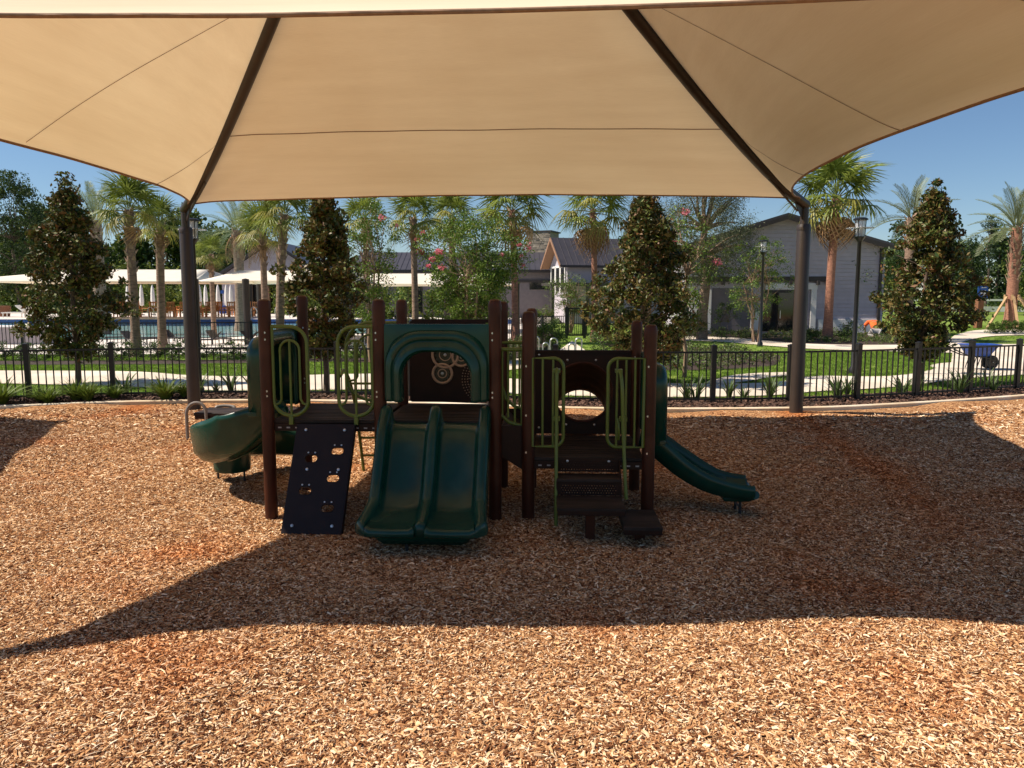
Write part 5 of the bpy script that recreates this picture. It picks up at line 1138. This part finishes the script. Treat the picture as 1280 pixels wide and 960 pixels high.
# gabled wing with tan soffit and white windows
gb = thing('gabled_wing', 'clubhouse wing with steep dark metal gable, tan soffit and white windows', 'building', (AT(712, 0, 64)[0], 64, 0), math.radians(15))
L_, Dp, ze, zr = 9.0, 4.5, AT(0, 329, 64)[2], AT(0, 303, 67)[2] + .1
MB().prism([(0, 0), (Dp, 0), (Dp, ze), (Dp / 2, zr), (0, ze)], 0, L_, fn=lambda a, b_, d: (d, a, b_)).build('wall', M['siding'], gb, smooth=0)
for s, y0 in ((-1, -.45), (1, Dp + .45)):
    sl_ = (zr - ze) / (Dp / 2); z0 = ze - .45 * sl_
    rf = MB().prism([(Dp / 2, zr + .12), (y0, z0 + .12), (y0, z0 + .24), (Dp / 2, zr + .24)], -.75, L_ + .4, fn=lambda a, b_, d: (d, a, b_)).build('roof', M['roof'], gb, smooth=0)
    MB().prism([(Dp / 2, zr + .06), (y0, z0 + .06), (y0, z0 + .115), (Dp / 2, zr + .115)], -.73, 0, fn=lambda a, b_, d: (d, a, b_)).build('soffit', M['soffit'], rf, smooth=0)
    MB().prism([(Dp / 2, zr - .02), (y0, z0 - .02), (y0, z0 + .25), (Dp / 2, zr + .25)], -.82, -.76, fn=lambda a, b_, d: (d, a, b_)).build('fascia', M['soffit'], rf, smooth=0)
    if s == -1:
        me = MB().beam((0, y0, z0 + .255), (0, Dp / 2, zr + .255), .035, .05).mesh('roof_seam', M['roof'], smooth=0)
        for i in range(19): link('roof_seam', me, rf, loc=(-.70 + i * .54, 0, 0))
        MB().beam((-.75, y0 - .06, z0 + .12), (L_ + .4, y0 - .06, z0 + .12), .14, .16).build('gutter', M['fascia'], rf, smooth=0)
for v in (.35, 1.65, 2.95): 
    w = MB().box((-.05, v + .55, 3.7), (.08, 1.0, 2.0)).build('window', M['glass'], gb, smooth=0)
    for dv in (.0, 1.1): MB().box((-.08, v + dv, 3.7), (.10, .14, 2.2)).build('frame', M['white'], w, smooth=0)
    MB().box((-.08, v + .55, 4.78), (.10, 1.3, .16)).build('frame', M['white'], w, smooth=0)
for u in (.25, 1.2): w = MB().box((u + .5, -.03, 4.2), (.0001 + .7, .05, 1.1)).build('window', M['glass'], gb, smooth=0) if u < .2 else None
MB().box((1.0, -1.2, 3.25), (6.5, 2.4, .22)).build('pergola_roof', M['fascia'], gb, smooth=0)
for u in (-2.0, 1.0, 4.0): MB().box((u, -2.2, 1.6), (.25, .25, 3.2)).build('pergola_post', M['fascia'], gb, smooth=0)
# pool pavilion
xa, xb = AT(262, 0, 84)[0], AT(398, 0, 84)[0]
B3, _w = gable_building('pool_pavilion', 'light grey gabled pool pavilion with orange brown columns', ((xa + xb) / 2, 84, 0), 0, xb - xa, 10, AT(0, 345, 84)[2], AT(0, 303, 84)[2], M['siding'], 1.2, boards=26, skip_front=((AT(300, 0, 84)[0] - (xa + xb) / 2, 20, 0, AT(0, 352, 84)[2]),))
ox = (xa + xb) / 2
op = fpart('opening', 300, 395, 354, 402, .05, 'glass', B3, .01, 84)
for x in (303, 312, 334, 356, 378): fpart('column', x, x + 5, 352, 404, .5, 'soffit', B3, .3, 84)
fpart('notice', 276, 280, 363, 367, .04, 'bluesign', B3, .06, 84); fpart('bin_box', 276, 283, 382, 394, .3, 'blue', B3, .1, 84)

# ------------------------------------------------------------------ pool side
def sail(label, px0, px1, Y0, Y1, ytop, yeave, posts_px, insl=.25, insr=.25):
    a, b_ = AT(px0, yeave, Y0), AT(px1, yeave, Y0); zt = AT(0, ytop, (Y0 + Y1) / 2)[2]; ze_ = a[2]
    s = thing('shade_sail', label, 'shade canopy', (a[0], Y0, 0)); Wd = b_[0] - a[0]; Dd = Y1 - Y0
    r0, r1 = (Wd * insl, Dd / 2), (Wd * (1 - insr), Dd / 2)
    C = [(0, 0), (Wd, 0), (Wd, Dd), (0, Dd)]; R = [(r0, r1), (r1, r1), (r1, r0), (r0, r0)]
    for k in range(4):
        c0_, c1_ = C[k], C[(k + 1) % 4]; t0_, t1_ = R[k]; rows = []
        for j in range(8):
            f = j / 7; row = []
            for i in range(17):
                u = i / 16; q = 4 * u * (1 - u); ex = c0_[0] + (c1_[0] - c0_[0]) * u; ey = c0_[1] + (c1_[1] - c0_[1]) * u; tx = t0_[0] + (t1_[0] - t0_[0]) * u; ty = t0_[1] + (t1_[1] - t0_[1]) * u
                g_ = f + (1 - f) * q * .09; row.append((ex + (tx - ex) * g_, ey + (ty - ey) * g_, ze_ + (zt - ze_) * f ** 1.15 + .04 * q * (1 - f)))
            rows.append(row)
        MB().grid(rows).build('fabric_panel', M['sail'], s, smooth=180, solid=.01)
    for (x, y) in [(C[0][0] + .1, .1), (C[1][0] - .1, .1), (C[2][0] - .1, Dd - .1), (.1, Dd - .1)] + [(AT(p, 0, Y0)[0] - a[0], .3) for p in posts_px]: MB().lathe((x, y, 0), [(.17, -.1), (.17, ze_ + .12), (0, ze_ + .16)], 12).build('post', M['steel'], s)
    return s
sail('long cream shade sail over the loungers at the far left', -90, 236, 58, 72, 337, 352, [], .38, .06)
sail('cream shade sail above the orange pool chairs', 240, 432, 36.5, 46, 338.5, 352, [290], .08, .06)
sail('cream shade sail behind the thin flowering tree', 436, 560, 44, 54, 342, 356, [], .1, .1)
sail('small cream shade sail sloping down beside the reddish palm trunk', 562, 648, 47, 54, 343, 356.5, [], .12, .62)
UM = None
um_r = thing('folded_umbrella', 'x', 'umbrella', group='folded white umbrellas by the pool')
o = MB().lathe((0, 0, 0), [(.10, .95), (.17, 1.02), (.19, 1.5), (.16, 2.2), (.11, 2.75), (.05, 3.0), (0, 3.12)], 10); cv = o.build('canopy', M['white'], um_r, smooth=50)
for v in cv.data.vertices:
    a = math.atan2(v.co.y, v.co.x); f = 1 + .22 * math.cos(a * 5); v.co.x *= f; v.co.y *= f
MB().lathe((0, 0, 0), [(.03, 0), (.03, 1.0)], 8).build('pole', M['wood'], um_r); MB().lathe((0, 0, 0), [(.25, 0), (.25, .06), (.06, .10)], 12).build('base', M['steel'], um_r)
ux = [161, 178, 192, 236, 250.5, 258, 273.5, 284, 289.5, 300, 311.5]
UZ = .37
for i, px in enumerate(ux):
    r_ = um_r if i == 0 else copy_tree(um_r); a = AT(px, 390, 76 + 1.5 * (i % 3)); r_.location = (a[0], a[1], UZ); r_['label'] = '%s folded white umbrella from the left beyond the pool' % ORD[i]
# orange wooden chairs and tables
ch = thing('pool_chair', 'x', 'chair', group='orange wooden chairs beyond the pool')
MB().box((0, 0, .46), (.62, .6, .06)).build('seat', M['wood'], ch, smooth=0); bk = MB()
bk.box((0, .29, 1.02), (.62, .05, .08)); bk.box((0, .29, .70), (.62, .05, .08)); [bk.box((x_, .29, .80), (.06, .04, .60)) for x_ in (-.28, -.14, 0, .14, .28)]; bk.build('backrest', M['wood'], ch, smooth=0)
for sx in (-1, 1):
    MB().box((sx * .29, 0, .70), (.06, .6, .05)).build('armrest', M['wood'], ch, smooth=0)
    for sy in (-1, 1): MB().box((sx * .28, sy * .26, .35), (.06, .06, .7)).build('leg', M['wood'], ch, smooth=0)
cps = [(px, yy_) for px in (150, 158, 168, 182, 194, 206, 218, 228, 240, 250, 258, 266, 274, 282, 292, 302, 312, 322, 330) for yy_ in ((70,) if px % 4 else (70, 74))]
for i, (px, Yc) in enumerate(cps):
    r_ = ch if i == 0 else copy_tree(ch); r_.location = (AT(px, 400, Yc)[0], Yc, .37); r_.rotation_euler.z = (i * 1.3) % 6.28; r_.scale = (1.35, 1.3, 1.3); r_['label'] = '%s orange wooden chair from the left beyond the pool' % ORD[i]
for i, px in enumerate((176, 200, 254, 270, 286, 307)):
    tb = thing('pool_table', '%s orange wooden table from the left among the chairs beyond the pool' % ORD[i], 'table', (AT(px, 400, 72)[0], 72, .37), group='orange wooden tables beyond the pool')
    MB().box((0, 0, .76), (1.1, 1.1, .06)).build('tabletop', M['wood'], tb, smooth=0); MB().box((0, 0, .37), (.12, .12, .74)).build('leg', M['wood'], tb, smooth=0)
def lounger(label, px, Y, z, rz, mt='white', sc_=1.0, grp=None, flat=False):
    l = thing('sun_lounger', label, 'sun lounger', (AT(px, 400, Y)[0], Y, z), rz, grp); l.scale = (sc_, sc_, sc_)
    MB().box((-.3, 0, .32), (1.3, .65, .07)).build('seat', M[mt], l, smooth=0); MB().beam((.34, 0, .34), (.85, 0, .80 if not flat else .45), .65, .07).build('backrest', M[mt], l, smooth=0)
    for x_, y_ in ((-.85, -.27), (-.85, .27), (.3, -.27), (.3, .27)): MB().box((x_, y_, .15), (.05, .05, .3)).build('leg', M[mt], l, smooth=0)
lounger('white lounger facing left on the deck at the far left', 24, 69, .37, .15, sc_=1.35); lounger('white lounger facing right beside the leftmost one', 40, 70, .37, 3.3, sc_=1.35)
for i, (px, Y, rz) in enumerate(((258, 36.2, .3), (272, 37.5, 2.6), (304, 36.0, .1), (318, 36.8, 2.9), (150, 38.5, .4), (166, 36.8, 2.7), (20, 41, .2), (46, 42, 2.9), (190, 38, .2), (218, 38, 2.8))):
    lounger('%s dark brown lounger on the near side of the pool' % ORD[i], px, Y, .0, rz, 'fascia', .75, 'dark loungers on the near pool deck')
pt = thing('planter', 'brown planter with a small plant at the far left of the pool', 'planter', (AT(6, 400, 72)[0], 72, .37)); MB().lathe((0, 0, 0), [(.45, 0), (.6, 1.0), (.52, 1.02), (.5, .9), (0, .88)], 16).build('pot', M['redwood'], pt)
clump_crown('foliage', pt, [(RNG.normal(0, .25), RNG.normal(0, .25), 1.15) for _ in range(8)], 25, .3, .14, [M['cm_a']], [1])
for i, px in enumerate((186, 315, 345)):
    h = thing('pool_handrail', '%s curved steel handrail from the left at the pool edge' % ORD[i], 'handrail', (AT(px, 400, 67)[0], 67.2, .33), group='steel pool handrails')
    for v in (0, .5): MB().tube(curve_pts([(v - .1, 0, 0), (v - .1, 0, .85), (v + .25, -.1, .95), (v + .75, -.5, .35), (v + .9, -.6, -.2)], 5), .03, 8).build('rail', M['silver'], h)

# ------------------------------------------------------------------ lamps, sign, hoops, barrow, person, barrier
def lamp(label, px, base, H, s=1.0, Y=None):
    x, y, _ = G(px, base) if Y is None else AT(px, base, Y)
    l = thing('street_lamp', label, 'lamp', (x, y, 0))
    po = MB().lathe((0, 0, 0), [(.13 * s, -.05), (.13 * s, .12), (.075 * s, .2), (.06 * s, H - .75 * s), (.09 * s, H - .70 * s), (.15 * s, H - .62 * s), (.17 * s, H - .58 * s)], 16).build('pole', M['fence'], l)
    MB().lathe((0, 0, 0), [(.125 * s, H - .58 * s), (.145 * s, H - .08 * s)], 20).build('lantern_glass', M['lglass'], l, solid=.006)
    MB().lathe((0, 0, 0), [(.05 * s, H - .58 * s), (.05 * s, H - .2 * s), (0, H - .18 * s)], 10).build('lamp_core', M['white'], l)
    MB().lathe((0, 0, 0), [(.0, H - .09 * s), (.22 * s, H - .08 * s), (.22 * s, H - .04 * s), (.15 * s, H), (0, H + .01)], 24).build('lantern_cap', M['fence'], l)
    MB().lathe((0, 0, 0), [(.15 * s, H - .32 * s), (.40 * s, H - .325 * s), (.40 * s, H - .315 * s), (.15 * s, H - .31 * s)], 28).build('glare_ring', M['lglass'], l)
    for k in range(4):
        a = PI / 4 + k * PI / 2; MB().beam((.15 * s * math.cos(a), .15 * s * math.sin(a), H - .6 * s), (.17 * s * math.cos(a), .17 * s * math.sin(a), H - .06 * s), .018 * s, .018 * s, up=(0, 1, 0)).build('lantern_bar', M['fence'], l)
x, y, _ = G(1064, 466); lamp('tall black lamp post to the right of the right canopy post', 1066, 466, AT(0, 272, y)[2], .95)
x, y, _ = G(950, 432); lamp('slender black lamp post in front of the grey building', 950, 432, AT(0, 300, y)[2], .95)
lamp('black lamp post hidden behind the left canopy post', 250.5, 500, AT(0, 273, 17.9)[2], .80, 17.9)
# blue sign on timber post
x, y, _ = G(1222, 410); s = thing('blue_sign', 'small blue sign with white figures on a stained timber post', 'sign', (x, y, 0))
MB().box((0, 0, AT(0, 374, y)[2] / 2), (.42, .42, AT(0, 374, y)[2])).build('post', M['redwood'], s, bevel=.02)
z0, z1 = AT(0, 373, y)[2], AT(0, 357.5, y)[2]; bd = MB().box((.18, -.02, (z0 + z1) / 2), (.72, .05, z1 - z0)).build('sign_board', M['bluesign'], s, smooth=0)
for dx, w_, hh in ((-.13, .12, .40), (.08, .16, .40)): MB().box((.22 + dx, -.05, z0 + .38), (w_, .008, hh)).build('white_figure', M['white'], bd, smooth=0)
MB().box((.24, -.05, z1 - .12), (.34, .008, .05)).build('white_line', M['white'], bd, smooth=0)
x, y, _ = G(1208, 400); s = thing('wooden_bench', 'small brown slatted bench left of the blue sign', 'bench', (x, y, 0)); MB().box((0, 0, .45), (1.2, .5, .08)).build('seat', M['redwood'], s)
for z_ in (.62, .76, .90): MB().box((0, .28, z_), (1.2, .05, .11)).build('back_slat', M['redwood'], s)
for sx in (-.5, .5): MB().box((sx, 0, .22), (.08, .45, .44)).build('leg', M['fence'], s)
# hoops
for i, (px, top_, w_) in enumerate(((670, 421, 5.5), (683, 430, 6), (692, 423, 7), (716, 431, 6.5), (723, 423, 6))):
    x, y, _ = G(px, 462 - (i % 2)); zt = AT(0, top_, y)[2]; r_ = w_ / FPX * y * .62
    h = thing('bike_hoop', '%s steel bike hoop from the left above the tunnel panel' % ORD[i], 'bike rack', (x, y + (i % 2) * .5, 0), group='steel bike hoops')
    MB().tube([(-r_, 0, -.05), (-r_, 0, zt * .5)] + [(-r_ * math.cos(t_), 0, zt - r_ + r_ * math.sin(t_)) for t_ in np.linspace(0, PI, 14)] + [(r_, 0, zt * .5), (r_, 0, -.05)], .026, 10).build('hoop', M['silver'], h)
    for sx in (-1, 1): MB().lathe((sx * r_, 0, 0), [(.07, 0), (.07, .012)], 12).build('foot_plate', M['silver'], h)
# wheelbarrow
x, y, _ = G(1222, 461); wb = thing('wheelbarrow', 'blue wheelbarrow with twin black wheels parked on the pale path', 'wheelbarrow', (x, y, 0))
rows = []
for z_, a0, a1, hw_, ed in ((.48, -.36, .28, .22, 0), (.50, -.40, .34, .26, 0), (.70, -.52, .48, .33, 0), (.90, -.62, .64, .40, 0), (.915, -.66, .68, .44, 0), (.90, -.67, .69, .45, 0)):
    P = []
    for (cx_, cy_, aa) in ((a1 - .12, hw_ - .12, 0), (a0 + .12, hw_ - .12, 90), (a0 + .12, -hw_ + .12, 180), (a1 - .12, -hw_ + .12, 270)): P += [(u, v, z_) for u, v in arc2(cx_, cy_, .12, aa, aa + 90, 5)]
    rows.append(P + [P[0]])
tr_ = MB().grid(rows); tr_.poly(rows[0][:-1]); tr_.build('tray', M['blue'], wb, smooth=50, solid=.012)
for v in (-.24, .24):
    MB().tube(curve_pts([(.52, v, .36), (.1, v, .44), (-.5, v, .50), (-1.05, v * 1.2, .70)], 5), .022, 8).build('handle_bar', M['black'], wb)
    MB().tube([(-.22, v, .46), (-.36, v, .02), (-.20, v, .02), (-.05, v, .45)], .018, 8).build('stand', M['black'], wb)
    MB().tube([(-1.05, v * 1.2, .70), (-1.17, v * 1.22, .74)], .03, 8).build('grip', M['black'], wb)
    w_ = MB().tube([(.46 + .20 * math.cos(a), v * .62, .255 + .20 * math.sin(a)) for a in np.linspace(0, 2 * PI, 26, endpoint=False)], .055, 10, closed=True).build('wheel', M['black'], wb)
    MB().lathe((.46, v * .62, .255), [(.15, -.03), (.15, .03), (0, .03)], 18, axis=RX).build('hub', M['steel'], w_)
MB().tube([(.46, -.24, .255), (.46, .24, .255)], .015, 8).build('axle', M['silver'], wb)
for v in (-.2, .2): MB().beam((.46, v, .26), (.30, v, .48), .03, .03).build('fork', M['black'], wb)
# far road barrier
x0, y0, _ = G(1195, 388); rd = thing('road_barrier', 'long white road barrier rail in front of the far pines', 'barrier', (0, 0, 0))
pa = [(58, 112), (80, 108), (110, 104), (150, 100)]
for (a, b_) in zip(pa, pa[1:]):
    MB().beam((*a, 1.72), (*b_, 1.72), .12, .26).build('rail', M['white'], rd); MB().beam((*a, .42), (*b_, .42), .3, .75).build('base_wall', M['white'], rd)
for p_, a in along([Vector((*q, 0)) for q in pa], 5.0): MB().box((p_.x, p_.y + .15, .95), (.18, .18, 1.9)).build('post', M['timber'], rd)
tag(MB().grid([[(30, 116, -.03), (60, 115, -.03), (110, 107, -.03), (200, 96, -.03)], [(30, 126, -.03), (60, 125, -.03), (110, 118, -.03), (200, 110, -.03)]]).build('road', mat('asphalt', (.06, .06, .06), (.05, .05, .05), 3, .9), smooth=0), 'grey asphalt road beyond the white barrier', 'road', kind='structure')

# person kneeling, seen from behind
def skinned(name, mt, parent, nodes, edges, sub=2):
    me = bpy.data.meshes.new(name); me.from_pydata([n_[0] for n_ in nodes], edges, []); me.materials.append(M[mt]); o = bpy.data.objects.new(name, me); COL.objects.link(o); o.parent = parent
    sk = o.modifiers.new('skin', 'SKIN'); sk.use_smooth_shade = True
    for i, n_ in enumerate(nodes): v = me.skin_vertices[0].data[i]; v.radius = n_[1] if isinstance(n_[1], tuple) else (n_[1], n_[1]); v.use_root = (i == 0)
    ss = o.modifiers.new('sub', 'SUBSURF'); ss.levels = sub; ss.render_levels = sub; return o
x, y, _ = G(1094, 422); pr = thing('person', 'kneeling person in orange shirt and grey trousers bent over the bed', 'person', (x, y, 0), math.radians(-8))
# body: pelvis root, bent trunk, neck, head, arms, legs (kneeling, working away from the camera)
N_ = [((0, 0, .34), .13), ((0, .10, .50), .13), ((0, .30, .66), .15), ((0, .48, .74), .12), ((0, .58, .74), .055), ((0, .66, .72), .085), ((0, .74, .68), .09), ((0, .78, .62), .055),
      ((-.20, .44, .72), .065), ((-.33, .50, .48), .045), ((-.24, .70, .25), .032), ((.20, .44, .72), .065), ((.34, .50, .48), .045), ((.22, .72, .22), .032),
      ((-.13, .02, .30), .10), ((-.17, .30, .10), .07), ((-.16, .0, .08), .06), ((-.15, -.20, .06), .045), ((-.15, -.26, .03), .04), ((.13, .02, .30), .10), ((.17, .30, .10), .07), ((.16, .0, .08), .06), ((.15, -.20, .06), .045), ((.15, -.26, .03), .04),
      ((-.22, .76, .19), (.034, .018)), ((.20, .78, .16), (.034, .018))]
E_ = [(0, 1), (1, 2), (2, 3), (3, 4), (4, 5), (5, 6), (6, 7), (3, 8), (8, 9), (9, 10), (3, 11), (11, 12), (12, 13), (0, 14), (14, 15), (15, 16), (16, 17), (17, 18), (0, 19), (19, 20), (20, 21), (21, 22), (22, 23), (10, 24), (13, 25)]
for hi, (hx, hy, hz, sg) in ((24, (-.22, .76, .19, 1)), (25, (.20, .78, .16, -1))):
    for f_ in range(5):
        off = (f_ - 1.5) * .018; ln = (.06, .07, .066, .052)[f_] if f_ < 4 else .045
        if f_ < 4: a_ = (hx + off, hy + .035, hz - .01); b_ = (hx + off, hy + .035 + ln * .5, hz - .03); c_ = (hx + off * 1.05, hy + .035 + ln * .7, hz - .06)
        else: a_ = (hx + sg * .035, hy + .0, hz - .01); b_ = (hx + sg * .055, hy + .025, hz - .025); c_ = (hx + sg * .055, hy + .045, hz - .045)
        i0 = len(N_); N_ += [(a_, .010), (b_, .009), (c_, .007)]; E_ += [(hi, i0), (i0, i0 + 1), (i0 + 1, i0 + 2)]
body = skinned('body', 'skin', pr, N_, E_)
skinned('shirt', 'orange', body, [((0, .02, .40), (.19, .15)), ((0, .14, .56), (.20, .16)), ((0, .32, .70), (.215, .165)), ((0, .47, .77), (.16, .13)), ((0, .53, .77), (.08, .08)), ((-.22, .43, .73), .095), ((-.34, .49, .54), .085), ((.22, .43, .73), .095), ((.35, .49, .54), .085)], [(0, 1), (1, 2), (2, 3), (3, 4), (3, 5), (5, 6), (3, 7), (7, 8)])
skinned('trousers', 'trouser', body, [((0, .02, .36), (.17, .15)), ((-.13, .03, .31), .125), ((-.17, .30, .12), .095), ((-.16, .02, .09), .08), ((-.15, -.19, .07), .062), ((.13, .03, .31), .125), ((.17, .30, .12), .095), ((.16, .02, .09), .08), ((.15, -.19, .07), .062)], [(0, 1), (1, 2), (2, 3), (3, 4), (0, 5), (5, 6), (6, 7), (7, 8)])
skinned('hair', 'hair', body, [((0, .70, .735), .098), ((0, .76, .72), .08)], [(0, 1)])
for sx in (-1, 1): skinned('shoe', 'black', body, [((sx * .15, -.24, .045), .05), ((sx * .15, -.32, .04), .042)], [(0, 1)], 1)
wb.scale = (.80, .80, .86)
pr.scale = (1.25, 1.15, 1.15)
